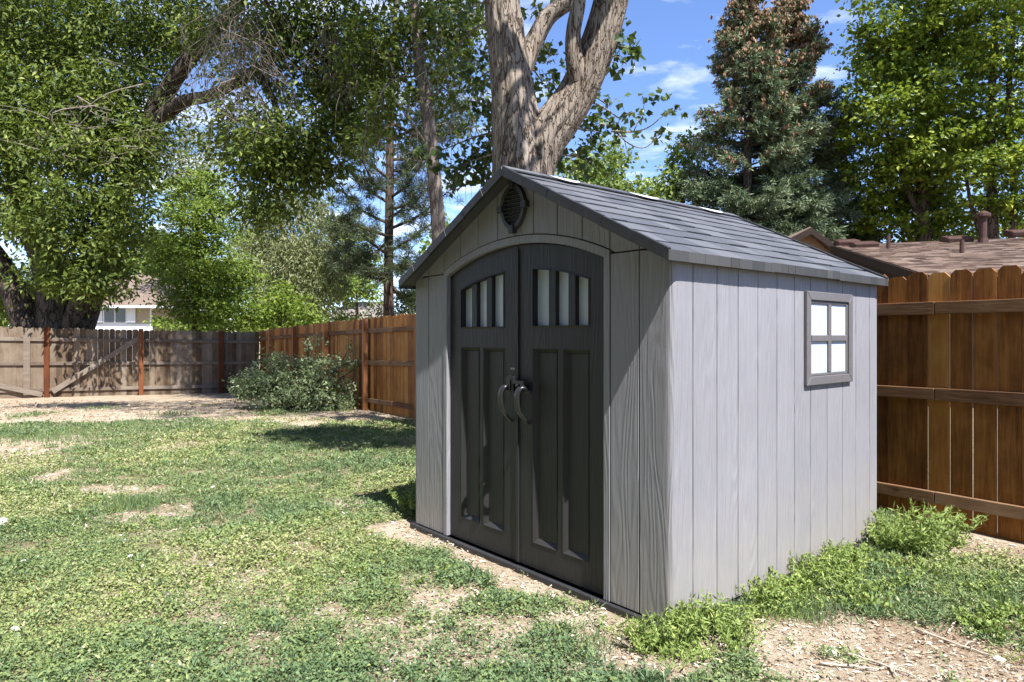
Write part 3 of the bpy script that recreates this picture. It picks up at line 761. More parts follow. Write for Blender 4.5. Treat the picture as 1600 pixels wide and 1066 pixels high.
# ------------------------------------------------------------------ fences
def dogear(mb, x0, x1, y0, y1, z0, z1, t, cut=.03):
    mb.prism_xz([(x0, z0), (x1, z0), (x1, z1-cut), (x1-cut, z1), (x0+cut, z1), (x0, z1-cut)], y0, y1, t)
def fence(name, label, A, B, side, height, bw_, gap, mats, rails, posts, drop=.0, cut=.03, post_sz=.09, ph=0):
    A = np.array(A); B = np.array(B); v = B-A; Ln = np.linalg.norm(v); rz = math.atan2(v[1], v[0])
    e = empty(name, (A[0], A[1], 0), rz); tag(e, label, 'fence', 'fences around the yard')
    def gzl(s): p = A+v/Ln*s; return float(ground_z(p[0], p[1]))
    mb = MB(); s = 0
    while s < Ln-.02:
        w = min(bw_*(.93+.14*random.random()), Ln-s); zb = gzl(s+w/2)
        dy = random.uniform(-.003, .003)
        dogear(mb, s, s+w-gap*(.3+1.2*random.random()), *(sorted((side*(.022+dy), side*(.038+dy)))), zb-.03+random.uniform(-.015, .02), zb+height+random.uniform(-.018, .018), random.random(), min(cut, w*.3))
        s += w
    mb.build('board_panel', M[mats[0]], e)
    for h in rails:
        s = 0
        while s < Ln-.05:
            l = min(2.3, Ln-s); z0_, z1_ = gzl(s)+h, gzl(s+l)+h; r = MB()
            r.obox((s+l/2, 0, (z0_+z1_)/2), (l/2-.002, 0, (z1_-z0_)/2), (0, .021, 0), (0, 0, .044+random.uniform(-.003, .003)), random.random())
            r.build('rail', M[mats[1]], e, bevel=.004); s += l
    for s in posts:
        z = gzl(s); r = MB(); y_ = -side*(.022+post_sz/2)
        r.box(s-post_sz/2, s+post_sz/2, y_-post_sz/2, y_+post_sz/2, z-.25, z+height+ph, random.random())
        r.build('post', M[mats[2]], e, bevel=.005)
    return e
A = fence_pt(3.0); B = CORNER
Ln = np.linalg.norm(B-A)
posts = [ (np.linalg.norm(fence_pt(Yv)-A)) for Yv in (4.05, 5.92, 7.75, 9.6, 11.5, 13.36, 15.2, 17.1, 18.9)]
fence('wooden_fence', 'tall stained cedar fence with warm orange brown dog-eared boards running behind the shed', A, B, -1, 1.845, .148, .007, ('fence_brown', 'rail_brown', 'post_orange'), (.20, .955, 1.585), [p for p in posts if p > 3], ph=-.02)
# left weathered fence with braced gate
v = CORNER-LEFT0; vd = v/np.linalg.norm(v)
A2 = LEFT0 - vd*2.0
def along(px):
    k = (px-CX)/F; t = (k*LEFT0[1]-LEFT0[0])/(vd[0]-k*vd[1]); return t+2.0
fe = fence('wooden_fence', 'weathered grey board fence with a diagonal brace, under the big leafy tree', A2, CORNER, 1, 1.80, .135, .002, ('fence_grey', 'rail_grey', 'post'), (.20, .88, 1.50), [along(p) for p in (73, 220, 345)], cut=.028, post_sz=.11, ph=.02)
zb = float(ground_z(0, 17.6))
s0, s1 = along(82), along(221)
br = MB(); d = np.array([s1-s0, 0, 1.42]); d /= np.linalg.norm(d); up = np.array([-d[2], 0, d[0]])
br.obox(((s0+s1)/2, -.045, zb+.87), d*(np.linalg.norm([s1-s0, 1.42])/2), (0, .02, 0), up*.065, .8); br.build('brace', M['rail_grey'], fe, bevel=.004)
br = MB(); s2, s3 = along(-40), along(66); d = np.array([s3-s2, 0, -.42]); d /= np.linalg.norm(d); up = np.array([-d[2], 0, d[0]])
br.obox(((s2+s3)/2, -.045, zb+.30), d*(np.linalg.norm([s3-s2, .42])/2), (0, .02, 0), up*.06, .7); br.build('brace', M['rail_grey'], fe, bevel=.004)
br = MB(); sg = along(42); br.box(sg-.07, sg+.07, -.062, -.026, zb+.1, zb+1.6, .6); br.build('gate_stile', M['rail_grey'], fe, bevel=.004)

# ------------------------------------------------------------------ trees
def clump_leaves(Lv, c, r, n, size, aspect=.5, sub_r=.32, per=24, up=.9, t0=.0, t1=1.0, droop=0.0, flat=.6):
    """n leaves in sprays gathered within the ellipsoid (c, r); returns spray centres"""
    m = max(3, int(n/per)); u = rand_dir(m)*(rng.random((m, 1))**.45)
    sc_ = c + u*r
    k = per
    cc = np.repeat(sc_, k, 0); rr = sub_r*(.6+.8*np.repeat(rng.random((m, 1)), k, 0))
    off = rng.normal(size=(m*k, 3))*.48*rr; off[:, 2] *= flat
    p = cc+off; p[:, 2] -= droop*np.abs(rng.normal(size=m*k))*rr[:, 0]
    dd = unit(off+1e-6)*.7 + rng.normal(size=(m*k, 3))*.6; dd[:, 2] -= .25+droop
    nn = unit(rng.normal(size=(m*k, 3)) + up*np.array([.28, -.55, .78]))
    base = np.repeat(rng.random(m), k)
    t = np.clip(t0 + (t1-t0)*(.45*base + .55*rng.random(m*k)), 0, 1)
    l = size*(.65+.6*rng.random(m*k))
    Lv.add(p, dd, nn, l, l*aspect*(.8+.4*rng.random(m*k)), t)
    return sc_

class Tree:
    def __init__(self, name, label, base, bark, leaf, group='trees around the yard'):
        self.e = empty(name, tuple(base)); tag(self.e, label, 'tree', group)
        self.base = np.array(base, float); self.V = []; self.F = []; self.n = 0; self.bark = bark; self.leaf = leaf; self.L = Leaves(); self.axes = []
    def limb(self, pts, rad, seg=8, n=14, lump=0, axis=True, seed=0):
        p = curve(pts, n) - self.base; r = np.interp(np.linspace(0, 1, n), np.linspace(0, 1, len(rad)), rad)
        v_, f_ = tube_arrays(p, r, seg, lump, seed); self.V.append(v_); self.F.append(f_+self.n); self.n += len(v_)
        if axis: self.axes.append(np.hstack([p+self.base, r[:, None]]))
    def clump(self, c, r, n, size, twigs=6, limb=True, rad=None, **k):
        c = np.array(c, float); r = np.array(r, float)
        s = clump_leaves(self.L, c, r, n, size, **k)
        if limb and self.axes:
            ax = np.concatenate(self.axes); dist = np.linalg.norm(ax[:, :3]-c, axis=1) + np.maximum(0, ax[:, 2]-c[2]+.3*np.linalg.norm(r))*2
            j = int(np.argmin(dist)); st = ax[j, :3]; r0 = min(ax[j, 3]*.6, .012+.009*np.linalg.norm(c-st)) if rad is None else rad
            mid = (st+c)/2 + rng.normal(size=3)*.08*np.linalg.norm(c-st) + np.array([0, 0, .06*np.linalg.norm(c-st)])
            self.limb([st, mid, c], [r0, r0*.6, r0*.3], 6, 9, axis=False)
            for q in s[rng.permutation(len(s))[:twigs]]:
                m2 = (c+q)/2 + rng.normal(size=3)*.06*np.linalg.norm(q-c)
                self.limb([c, m2, q], [r0*.32, r0*.2, .006], 4, 5, axis=False)
    def finish(self, fold=.18, wide=.42):
        link('trunk', mesh_from('trunk', np.concatenate(self.V), np.concatenate(self.F), None, True), M[self.bark], self.e)
        V, Fs, t = self.L.arrays(fold, wide)
        link('crown', mesh_from('crown', V-self.base.astype(np.float32), Fs, t), self.leaf, self.e)
def pc(px, py, Y, rx, ry, rd=None):
    k = Y/F; return P(px, py, Y), (rx*k, (rd if rd else (rx+ry)/2)*k, ry*k)
LAIK = 1.0
def lai(rx, ry, Y, size, asp, cover): 
    return int(LAIK*cover*math.pi*rx*ry*(Y/F)**2/(size*size*asp*.5))

# --- big leafy ash by the left fence
bz = float(ground_z(0, 19))
T = Tree('ash_tree', 'huge ash tree with dark forked trunk and hanging branches at the left fence', (-13.0, 18.9, bz), 'bark_dark', LM['ash'])
Yt = 18.9
T.limb([P(85, 640, Yt), P(95, 530, Yt), P(85, 440, Yt), P(50, 340, Yt-.2), P(28, 260, Yt-.4), P(10, 100, Yt-.6), P(20, -120, Yt-.8)], [.75, .62, .5, .34, .30, .22, .12], 12, 30, .12)
T.limb([P(105, 560, Yt), P(135, 470, Yt-.2), P(165, 380, Yt-.6), P(200, 270, Yt-1), P(245, 170, Yt-1.4), P(300, 85, Yt-1.8), P(372, 5, Yt-2.2), P(430, -120, Yt-2.5)], [.46, .40, .32, .26, .23, .20, .17, .12], 12, 34, .1)
T.limb([P(70, 560, Yt-.1), P(40, 500, Yt-.3), P(5, 420, Yt-.5), P(-60, 330, Yt-.8)], [.5, .36, .28, .2], 10, 18, .1)
T.limb([P(225, 205, Yt-1.3), P(285, 160, Yt-2), P(335, 147, Yt-2.8), P(430, 90, Yt-3.4), P(520, 40, Yt-3.6)], [.2, .17, .14, .1, .05], 8, 18, .1)
T.limb([P(400, 108, Yt-3.3), P(425, 150, Yt-3.5), P(440, 205, Yt-3.7), P(425, 260, Yt-3.8), P(405, 315, Yt-3.8)], [.10, .07, .05, .035, .02], 7, 16)
T.limb([P(500, 50, Yt-3.6), P(535, 110, Yt-3.5), P(525, 190, Yt-3.5), P(500, 255, Yt-3.6)], [.06, .05, .035, .02], 7, 16)
sz = .165; asp = .42
for (px, py, Yc, rx, ry, cv) in [(40,40,18.6,120,90,3),(170,40,18.2,100,80,3),(270,30,18,70,60,2.2),(70,150,18.2,110,80,3),(190,150,17.6,85,70,3),(110,230,17.6,105,60,3),(190,250,17.4,60,55,2.6),(45,330,18,55,45,2.0),(-10,250,18,70,110,3),(215,210,17.6,40,40,2.4),
        (120,330,17.6,85,60,3.0),(150,385,17.4,60,45,2.8),(95,415,17.6,60,40,2.4),(165,425,17.4,50,28,2.4),(15,455,20.5,50,60,2.2),(70,470,20,40,45,1.8),(190,330,17.8,45,40,2.0),(140,450,17.6,50,18,2.0),(180,375,16.9,36,36,2.6),(210,300,16.6,32,32,2.2),(120,310,16.6,50,36,1.4),(230,215,15.9,34,34,1.6),
        (350,40,16.5,70,50,2.0),(420,120,15.5,60,50,2.0),(455,40,15.5,80,60,2.8),(390,195,15.2,60,45,2.0),(450,215,15.0,75,45,3.4),(400,250,15.0,55,38,3.2),(405,315,15,38,40,3.4),(345,205,16,40,30,1.8),(520,200,15.2,55,50,3.0),(555,60,15.5,70,70,2.6),(545,150,15.6,60,60,2.8),(505,262,15.3,42,28,2.4),(300,70,17.5,40,40,1.2),(460,265,15.2,50,32,3.2),(500,120,15.8,50,50,2.4),
        (60,-110,18,170,80,1.4),(300,-110,17,150,80,1.4),(500,-110,15,130,90,2.4),(430,-260,14.0,150,110,2.0)]:
    c, r = pc(px, py, Yc, rx, ry, max(rx, ry)); T.clump(c, r, lai(rx, ry, Yc, sz, asp, cv*1.7), sz, twigs=8, aspect=asp, sub_r=.56, per=36, up=1.2, droop=.25, flat=.5)
T.clump((-6.3, 9.5, 9.4), (1.7, .75, .6), 2300, sz, twigs=8, aspect=asp, sub_r=.5, per=40, up=1.3)
# hanging dead twigs
dt = MB()
def dead(px, py, Yc, ln, hang=1.0, w=.009):
    a = P(px, py, Yc); b = a+np.array([rng.normal()*.4*ln, rng.normal()*.25*ln, -ln*hang]); m = (a+b)/2+np.array([rng.normal()*.18*ln, rng.normal()*.1*ln, .14*ln*abs(rng.normal())])
    dt.tube(curve([a, m, b], 7)-T.base, np.linspace(w, w*.35, 7), 3, cap=False)
    for _ in range(2):
        c = m+rng.normal(size=3)*.05; e_ = c+np.array([rng.normal()*.4*ln, rng.normal()*.2*ln, -ln*.4*hang]); dt.tube(curve([c, (c+e_)/2+rng.normal(size=3)*.06*ln, e_], 5)-T.base, np.linspace(w*.6, w*.25, 5), 3, cap=False)
for k in range(130):
    dead(rng.choice([345, 365, 375, 385, 395, 405, 330])+rng.normal()*13, rng.uniform(-15, 140), 14.3+rng.normal()*.25, rng.uniform(.5, 1.7))
for k in range(60): dead(545+rng.normal()*28, rng.uniform(20, 110), 14.2+rng.normal()*.25, rng.uniform(.4, 1.1))
for k in range(24): dead(rng.uniform(60, 250), rng.uniform(90, 260), 15.4+rng.normal()*.2, rng.uniform(.4, 1.5), rng.uniform(-.3, .6), .010)
for k in range(3):
    x_, y_ = [(120, 150), (150, 165), (230, 130)][k]; dead(x_, y_, 15.3, 1.8, .5, .018)
T.finish(); dt.build('dead_twigs', M['twig'], T.e)['kind'] = 'stuff'

# --- cottonwood right behind the shed
Yc0 = 8.1
T = Tree('cottonwood_tree', 'massive forked cottonwood with pale furrowed bark rising behind the shed', (.22, Yc0, -.03), 'bark_cotton', LM['cotton'])
T.limb([P(816, 910, Yc0), P(815, 500, Yc0), P(815, 330, Yc0), P(814, 262, Yc0), P(807, 205, Yc0), P(801, 150, Yc0), P(795, 100, Yc0), P(789, 45, Yc0), P(783, -10, Yc0), P(770, -260, Yc0)], [.50, .42, .385, .355, .30, .255, .232, .215, .20, .17], 64, 150, .16, seed=3)
T.limb([P(822, 330, Yc0-.02), P(832, 262, Yc0-.02), P(850, 220, Yc0-.02), P(872, 190, Yc0-.03), P(900, 150, Yc0-.05), P(924, 100, Yc0-.1), P(942, 50, Yc0-.15), P(956, 0, Yc0-.2), P(980, -100, Yc0-.5), P(1010, -260, Yc0-1.2)], [.30, .285, .265, .25, .222, .215, .205, .20, .17, .14], 60, 130, .16, seed=9)
T.limb([P(806, 130, Yc0+.05), P(822, 92, Yc0+.15), P(838, 58, Yc0+.2), P(858, 25, Yc0+.22), P(890, 2, Yc0+.25), P(925, -30, Yc0+.3)], [.14, .125, .11, .10, .09, .08], 28, 60, .14, seed=21)
T.limb([P(906, 125, Yc0-.16), P(897, 88, Yc0-.24), P(896, 50, Yc0-.27), P(903, 10, Yc0-.27), P(908, -40, Yc0-.3)], [.14, .105, .088, .085, .08], 28, 60, .14, seed=33)
T.limb([P(775, -200, Yc0), P(790, -600, Yc0-1), P(880, -1100, Yc0-2.5)], [.2, .14, .08], 8, 14)
T.limb([P(1000, -220, Yc0-1), P(1030, -600, Yc0-2), P(1010, -1300, Yc0-3.0)], [.15, .11, .05], 8, 14)
sz = .105
for (px, py, Yc, rx, ry, cv) in [(752,95,8.8,24,32,1.4),(738,130,9.0,32,30,1.6),(760,165,8.8,22,40,1.8),(775,205,9,24,40,2.0),(745,235,9.2,42,32,2.4),(715,262,9.2,40,26,2.2),(755,275,9,32,20,2.2),(690,235,9.4,30,22,1.4),
        (848,130,9.2,20,50,1.8),(858,85,9.0,20,40,1.5),(905,160,9.0,26,40,1.6),(925,205,8.8,38,34,2.0),(950,165,8.8,30,24,1.4),(900,245,9.0,40,22,2.0),(968,185,8.8,28,18,1.2),(835,10,9,14,22,1.2),(965,50,8.0,10,22,.8),(968,90,8.0,8,16,.8),(985,75,8.0,6,12,.5),(720,20,9.4,36,36,1.2),(700,90,9.6,32,40,1.2)]:
    c, r = pc(px, py, Yc, rx, ry); T.clump(c, r, lai(rx, ry, Yc, sz, .85, cv), sz, twigs=6, aspect=.85, sub_r=.17, per=10, up=.3, droop=.3, t0=.0, t1=1, rad=.022)
# bare-tipped twig reaching right
T.limb([P(955, 205, 8.7), P(990, 206, 8.6), P(1015, 198, 8.5), P(1040, 178, 8.4), P(1062, 170, 8.3)], [.014, .011, .008, .006, .003], 5, 16, axis=False)
T.limb([P(962, 206, 8.7), P(985, 226, 8.6), P(1010, 230, 8.5), P(1033, 205, 8.4)], [.011, .008, .006, .003], 5, 14, axis=False)
T.limb([P(990, 206, 8.6), P(1003, 175, 8.6), P(1008, 158, 8.6)], [.008, .005, .003], 5, 8, axis=False)
T.limb([P(975, 216, 8.6), P(979, 235, 8.6), P(976, 243, 8.6)], [.006, .004, .002], 5, 8, axis=False)
for (px, py, n) in [(1010,155,10),(1004,178,8),(1045,175,9),(1062,170,5),(1022,212,8),(1035,205,5),(990,212,4),(1040,150,5)]:
    clump_leaves(T.L, P(px, py, 8.5), np.array([.07, .07, .06]), n, .10, .85, .06, max(3, n//3), .2)
for (x_, y_, z_, r_, n) in [(.9, 4.7, 8.3, 1.0, 3600), (.1, 4.9, 8.6, .8, 2400), (1.7, 4.4, 8.2, .6, 1200), (2.2, 7.2, 12, 2.6, 5000), (-1.5, 7.5, 12.5, 2.4, 4500), (.5, 9.5, 14, 2.8, 5000)]:
    T.clump((x_, y_, z_), (r_*1.25, r_, r_*.6), n, .12, twigs=8, aspect=.85, sub_r=.3, per=16, up=.5, droop=.2, rad=.05)
T.finish(fold=.12, wide=.36)

LAIK = 1.5
# --- slender pale-barked tree between
Y_ = 13.5
T = Tree('elm_tree', 'slender pale-trunked elm leaning slightly, left of the cottonwood', (P(700, 525, Y_)[0], Y_, float(ground_z(0, Y_))), 'bark_pale', LM['ash'])
T.limb([P(700, 640, Y_), P(695, 500, Y_), P(686, 370, Y_), P(678, 270, Y_), P(664, 150, Y_), P(650, 50, Y_), P(640, -60, Y_), P(620, -250, Y_)], [.2, .17, .155, .14, .13, .12, .10, .06], 12, 40, .08)
T.limb([P(652, 60, Y_), P(665, 20, Y_), P(690, -40, Y_)], [.06, .05, .04], 8, 10)
T.limb([P(676, 240, Y_), P(645, 195, Y_-.3), P(620, 160, Y_-.5)], [.035, .025, .01], 6, 10, axis=False)
sz = .15
for (px, py, Yc, rx, ry, cv) in [(600,60,13.8,70,60,1.9),(690,60,13.9,60,55,2.0),(700,140,13.8,55,50,1.5),(620,140,13.6,50,45,1.6),(650,20,13.2,50,35,1.4),(720,40,14.2,40,60,1.6),(690,10,14,60,40,1.8),(720,190,13.8,30,30,1.0),(600,-90,13.5,120,80,2.2),(720,-100,14,100,80,2.0),(585,195,13.8,40,38,1.6),(560,100,14,45,50,1.6),(630,215,13.8,26,26,1.0)]:
    c, r = pc(px, py, Yc, rx, ry); T.clump(c, r, lai(rx, ry, Yc, sz, .45, cv), sz, twigs=14, aspect=.45, sub_r=.4, per=22, up=.8, droop=.3)
for k in range(110):
    px = rng.normal(665, 45); py = rng.uniform(40, 260); Yc = 13.3+rng.normal()*.3
    a = P(px, py, Yc); ln = rng.uniform(.4, 1.3); b = a+np.array([rng.normal()*.35, rng.normal()*.25, -ln]); m = (a+b)/2+np.array([rng.normal()*.15, 0, .1])
    T.limb([a, m, b], [.010, .008, .003], 3, 6, axis=False)
T.finish()

# --- open ponderosa pine
Y_ = 27.0
T = Tree('pine_tree', 'open-branched pine with bare dark trunk and needle tufts, seen between the elm and the willow', (P(608, 525, Y_)[0], Y_, -.3), 'bark_pine', LM['pine'])
T.limb([P(608, 570, Y_), P(607, 420, Y_), P(609, 300, Y_), P(610, 200, Y_), P(615, 80, Y_), P(620, -40, Y_)], [.23, .19, .17, .145, .11, .05], 12, 30, .08)
def tuft(c, n=64, l=.34):
    d = rand_dir(n); d[:, 2] = d[:, 2]*.8+.15
    T.L.add(np.repeat(c[None], n, 0)+rng.normal(size=(n, 3))*.05, d, rand_dir(n), l*(.6+.6*rng.random(n)), np.full(n, .022), rng.random(n))
br = [(440,545,415),(440,520,372),(420,690,405),(445,660,462),(400,540,340),(395,680,345),(380,560,405),(360,700,300),(350,535,300),(330,690,262),(320,545,262),(300,560,240),(290,690,215),(280,540,225),(250,700,180),(240,560,190),(220,720,140),(205,575,160),(190,720,205),(170,700,110),(160,735,165),(430,515,400),(370,520,345),(455,690,450),(410,640,395),(340,650,300),(310,660,255),(265,650,225)]
for (y0_, x1_, y1_) in br:
    a = P(608+rng.normal()*2, y0_, Y_); e_ = P(x1_, y1_, Y_+rng.normal()*1.4); m = (a+e_)/2+np.array([0, rng.normal()*.4, -.25*abs(rng.normal())])
    T.limb([a, m, e_], [.075, .05, .02], 5, 9, axis=False)
    path = curve([a, m, e_], 16)
    for q in path[5:]:
        if rng.random() < .95: tuft(q+rng.normal(size=3)*.12)
        if rng.random() < .75:
            q2 = q+np.array([rng.normal()*.55, rng.normal()*.5, rng.normal()*.40]); T.limb([q, (q+q2)/2+rng.normal(size=3)*.06, q2], [.018, .014, .008], 3, 4, axis=False); tuft(q2); tuft((q+q2)/2, 34)
T.finish(fold=.0)

# --- spruces
def spruce(name, label, px, Y_, z_top, R, seed, tintlo=0., cones=True, leafs=24):
    base = np.array([P(px, 525, Y_)[0], Y_, -.3]); T = Tree(name, label, base, 'bark_dark', LM['spruce'])
    T.limb([base, base+np.array([0, 0, z_top*.5]), base+np.array([0, 0, z_top-.2])], [.30, .18, .03], 10, 20)
    cn = Leaves(); z = .9
    while z < z_top-.15:
        f = 1-z/z_top; rad = R*(f**.72)*(.92+.12*rng.random()); nb = int(4+4*f)
        for k in range(nb):
            a = rng.random()*2*math.pi; ln = rad*(.66+.50*rng.random()); h = z+rng.normal()*.1
            dirh = np.array([math.cos(a), math.sin(a), 0]); rise = .55*(1-f)-.20*f
            p0 = base+np.array([0, 0, h]); p1 = p0+dirh*ln*.55+np.array([0, 0, (rise-.10)*ln*.55]); p2 = p0+dirh*ln+np.array([0, 0, rise*ln*.75+.05*ln])
            T.limb([p0, p1, p2], [.03*ln**.5+.008, .02, .006], 4, 6, axis=False)
            bt = .38*rng.random(); path = curve([p0, p1, p2], max(6, int(ln/.11)))
            side = np.array([-dirh[1], dirh[0], 0])
            for i, q in enumerate(path[1:]):
                g_ = (i+1)/len(path)
                if g_ < .26: continue
                for sg in (-1, 1, 0):
                    tl = ln*.36*(1.15-g_)*(.6+.7*rng.random())+.24
                    dv = unit(dirh*(.55+.25*rng.random())+side*sg*.9+np.array([0, 0, -.20+.30*rng.normal()]))
                    mm = max(2, int(tl/.10)); s_ = np.linspace(0.1, 1, mm)[:, None]
                    c = q+dv*tl*s_; c = np.repeat(c, leafs//4, 0); n = len(c)
                    nd = unit(dv+rng.normal(size=(n, 3))*.55+np.array([0, 0, .12])); 
                    T.L.add(c+rng.normal(size=(n, 3))*.025, nd, rand_dir(n, .6), .19*(.7+.6*rng.random(n)), .042*(.7+.6*rng.random(n)), np.clip(tintlo+.02+bt+.42*rng.random(n)+.22*(np.repeat(s_[:, 0], leafs//4)), 0, 1))
            if cones and z/z_top > .50 and rng.random() < 1.3*(z/z_top):
                m = int(10+80*((z/z_top-.45))); qi = path[rng.integers(int(len(path)*.55), len(path), m)]
                n = m*5; c = np.repeat(qi+rng.normal(size=(m, 3))*np.array([.24, .24, .10])+np.array([0, 0, .04]), 5, 0)
                cn.add(c, np.stack([rng.normal(size=n)*.3, rng.normal(size=n)*.3, -np.ones(n)], 1), rand_dir(n), np.full(n, .19), np.full(n, .10), rng.random(n))
        z += .27+.30*f
    T.finish(fold=.1)
    if cones:
        V, Fs, t = cn.arrays(.3); o = link('cones', mesh_from('cones', V-base, Fs, t), LM['cone'], T.e); o['kind'] = 'stuff'
spruce('spruce_tree', 'tallest blue-green spruce laden with brown cones, left of its close-growing twin', 1168, 27, 15.9, 3.7, 1)
spruce('spruce_tree', 'twin blue-green spruce with brown cones, grown into the right side of the tallest spruce', 1236, 28, 16.0, 4.0, 4)
spruce('spruce_tree', 'shorter dark spruce half hidden between tall spruces and right-hand leafy trees', 1310, 30, 9.6, 3.4, 2, -.1, False)
LAIK = 1.6
# --- leafy trees at right
def leafy(name, label, px, Y_, leaf, bark, clumps, sz, asp, trunk, group='trees around the yard', **kw):
    base = (P(px, 525, Y_)[0], Y_, -.3); T = Tree(name, label, base, bark, leaf, group)
    for pts, rad in trunk: T.limb([P(a, b, Y_+(c if c else 0)) for a, b, c in pts], rad, 10, 24, .08)
    for (cx, cy, dy, rx, ry, cv) in clumps:
        Yc = Y_+dy; c, r = pc(cx, cy, Yc, rx, ry, max(rx, ry)); T.clump(c, r, lai(rx, ry, Yc, sz, asp, cv), sz, aspect=asp, **kw)
    T.finish()
LAIK = 2.1
leafy('linden_tree', 'broad dense linden with yellow-green sunlit leaves right of the spruces', 1440, 26, LM['linden'], 'bark_dark',
    [(1440,40,-1,85,60,2.4),(1385,100,-.5,60,50,2.4),(1350,60,-.2,26,24,1.6),(1470,130,-1.4,70,45,2.4),(1395,180,-.8,75,50,2.2),(1345,170,0,30,34,1.8),(1460,230,-1.2,80,55,2.2),(1390,270,.6,75,60,2.0),(1480,310,.6,80,60,2.0),(1420,340,.8,80,45,2.0),(1370,330,1,45,40,1.8),(1500,60,-.5,60,60,2.4),(1430,-50,-.5,110,60,2.4),(1330,205,.2,30,30,1.4),(1500,190,-.3,50,50,1.8),(1420,110,2,90,80,1.6),(1440,250,2.4,100,90,1.8),(1500,370,1.5,90,35,1.8)],
    .20, .62, [([(1440,560,0),(1442,400,0),(1440,250,0),(1437,150,0),(1450,20,0),(1450,-80,0)], [.3,.26,.2,.16,.1,.05]), ([(1440,420,0),(1470,300,.3),(1500,180,.4),(1520,60,.5)], [.14,.1,.08,.04]), ([(1440,350,0),(1400,250,-.3),(1370,150,-.5)], [.12,.08,.03])], sub_r=.50, per=34, up=1.8, flat=.28, twigs=6)
leafy('linden_tree', 'tall loose leafy tree with several thin trunks at the right edge', 1565, 23.5, LM['linden'], 'bark_dark',
    [(1560,30,-.5,60,45,1.8),(1595,90,-.8,60,40,1.8),(1530,90,0,35,30,1.4),(1580,190,-.6,45,40,1.6),(1520,150,-.2,34,26,1.3),(1560,260,-.8,60,36,1.8),(1600,240,-1,40,50,1.8),(1595,310,-.6,50,40,1.8),(1545,320,0,45,26,1.4),(1640,160,-.6,50,110,2),(1580,-60,-.3,120,60,2.2),(1600,350,.5,60,24,1.6),(1625,10,0,40,60,2),(1530,215,.6,36,26,1.2)],
    .175, .62, [([(1560,560,0),(1552,380,0),(1548,200,0),(1553,80,0),(1560,-60,0)], [.2,.17,.14,.11,.06]), ([(1562,480,0),(1585,330,-.2),(1575,200,-.1),(1580,90,0),(1590,-30,0)], [.13,.11,.1,.08,.04]), ([(1556,420,0),(1520,330,.3),(1505,240,.4)], [.1,.07,.03])], sub_r=.46, per=32, up=1.8, flat=.28, twigs=7)
LAIK = 1.7
# --- small trees in the gap over the shed roof
leafy('maple_tree', 'small light green tree just above the shed ridge, behind the twig', 925, 31, LM['far'], 'bark_dark',
    [(930,275,0,60,35,2.2),(905,255,0,30,24,1.6),(965,250,0,30,22,1.6),(945,235,.3,24,18,1.2),(900,300,0,60,30,2.2),(985,295,0,35,20,1.8),(940,310,-.4,80,30,2.2),(925,380,0,120,60,2)], .26, .6, [([(925,560,0),(925,400,0),(930,280,0)], [.2,.16,.06])], sub_r=.5, per=22, up=1)
leafy('maple_tree', 'light green tree beside the left foot of the tall spruce', 1060, 29, LM['far'], 'bark_dark',
    [(1070,250,0,34,44,2),(1050,290,0,36,30,2.2),(1078,215,0,16,26,1.3),(1030,300,-.3,26,18,1.6),(1060,350,0,80,60,2)], .25, .6, [([(1060,560,0),(1062,400,0),(1070,250,0)], [.2,.16,.05])], sub_r=.45, per=22, up=1)
# --- background, left of the shed
leafy('locust_tree', 'bright green layered conical tree standing behind the weathered fence', 305, 24, LM['locust'], 'bark_dark',
    [(312,285,0,34,24,2),(290,305,0,40,24,2.2),(345,320,0,40,26,2.2),(300,340,-.3,66,28,2.6),(255,380,0,36,30,2.2),(330,365,-.2,50,24,2.2),(285,385,-.4,62,28,2.4),(335,410,-.4,55,26,2.4),(308,435,-.5,62,28,2.6),(290,465,-.3,42,26,2.4),(345,470,-.4,56,28,2.4),(325,495,-.2,64,26,2.4),(255,420,.2,34,26,1.8),(380,440,.3,30,34,1.6),(325,290,.3,25,20,1.3)], .15, .4, [([(306,590,0),(306,440,0),(308,290,0)], [.16,.12,.04])], sub_r=.5, per=34, up=1.6, flat=.22)
leafy('poplar_tree', 'sparse tall tree with blue sky showing through, behind the bright conical tree', 285, 36, LM['willow'], 'bark_pale',
    [(270,230,0,40,40,.7),(300,215,0,36,32,.6),(255,275,0,36,36,.8),(320,260,0,40,40,.9),(290,270,0,40,40,.8)], .22, .4, [([(285,580,0),(285,400,0),(282,260,0),(280,190,0)], [.2,.15,.08,.03])], sub_r=.7, per=20, up=.5)
leafy('willow_tree', 'pale olive willow-like tree with drooping fine foliage beyond the fence corner', 450, 30, LM['willow'], 'bark_pale',
    [(430,330,0,52,40,1.8),(480,320,.3,40,34,1.5),(400,370,0,40,44,1.9),(455,385,-.3,60,40,2.0),(500,380,0,36,46,1.6),(420,430,-.2,58,40,2.2),(485,440,-.2,48,40,2.0),(450,480,0,80,30,2.2),(455,300,.5,34,26,1.2),(525,430,.4,28,40,1.4),(395,300,.6,30,30,1.1)], .19, .3, [([(455,580,0),(452,450,0),(440,330,0),(445,280,0)], [.25,.18,.08,.03]), ([(452,440,0),(490,370,.2),(510,320,.3)], [.1,.07,.03])], sub_r=.62, per=34, up=.6, droop=.5, flat=.9)
leafy('shrub_tree', 'vivid green bushy shrub rising over the fence corner below the willow', 435, 24, LM['locust'], 'bark_dark',
    [(440,480,0,40,26,2.6),(415,500,0,36,22,2.6),(470,500,0,30,18,2.2),(445,455,.3,20,18,1.4)], .15, .5, [([(435,590,0),(437,520,0),(440,470,0)], [.1,.08,.03])], 'shrubs beyond the fences', sub_r=.4, per=24, up=1)
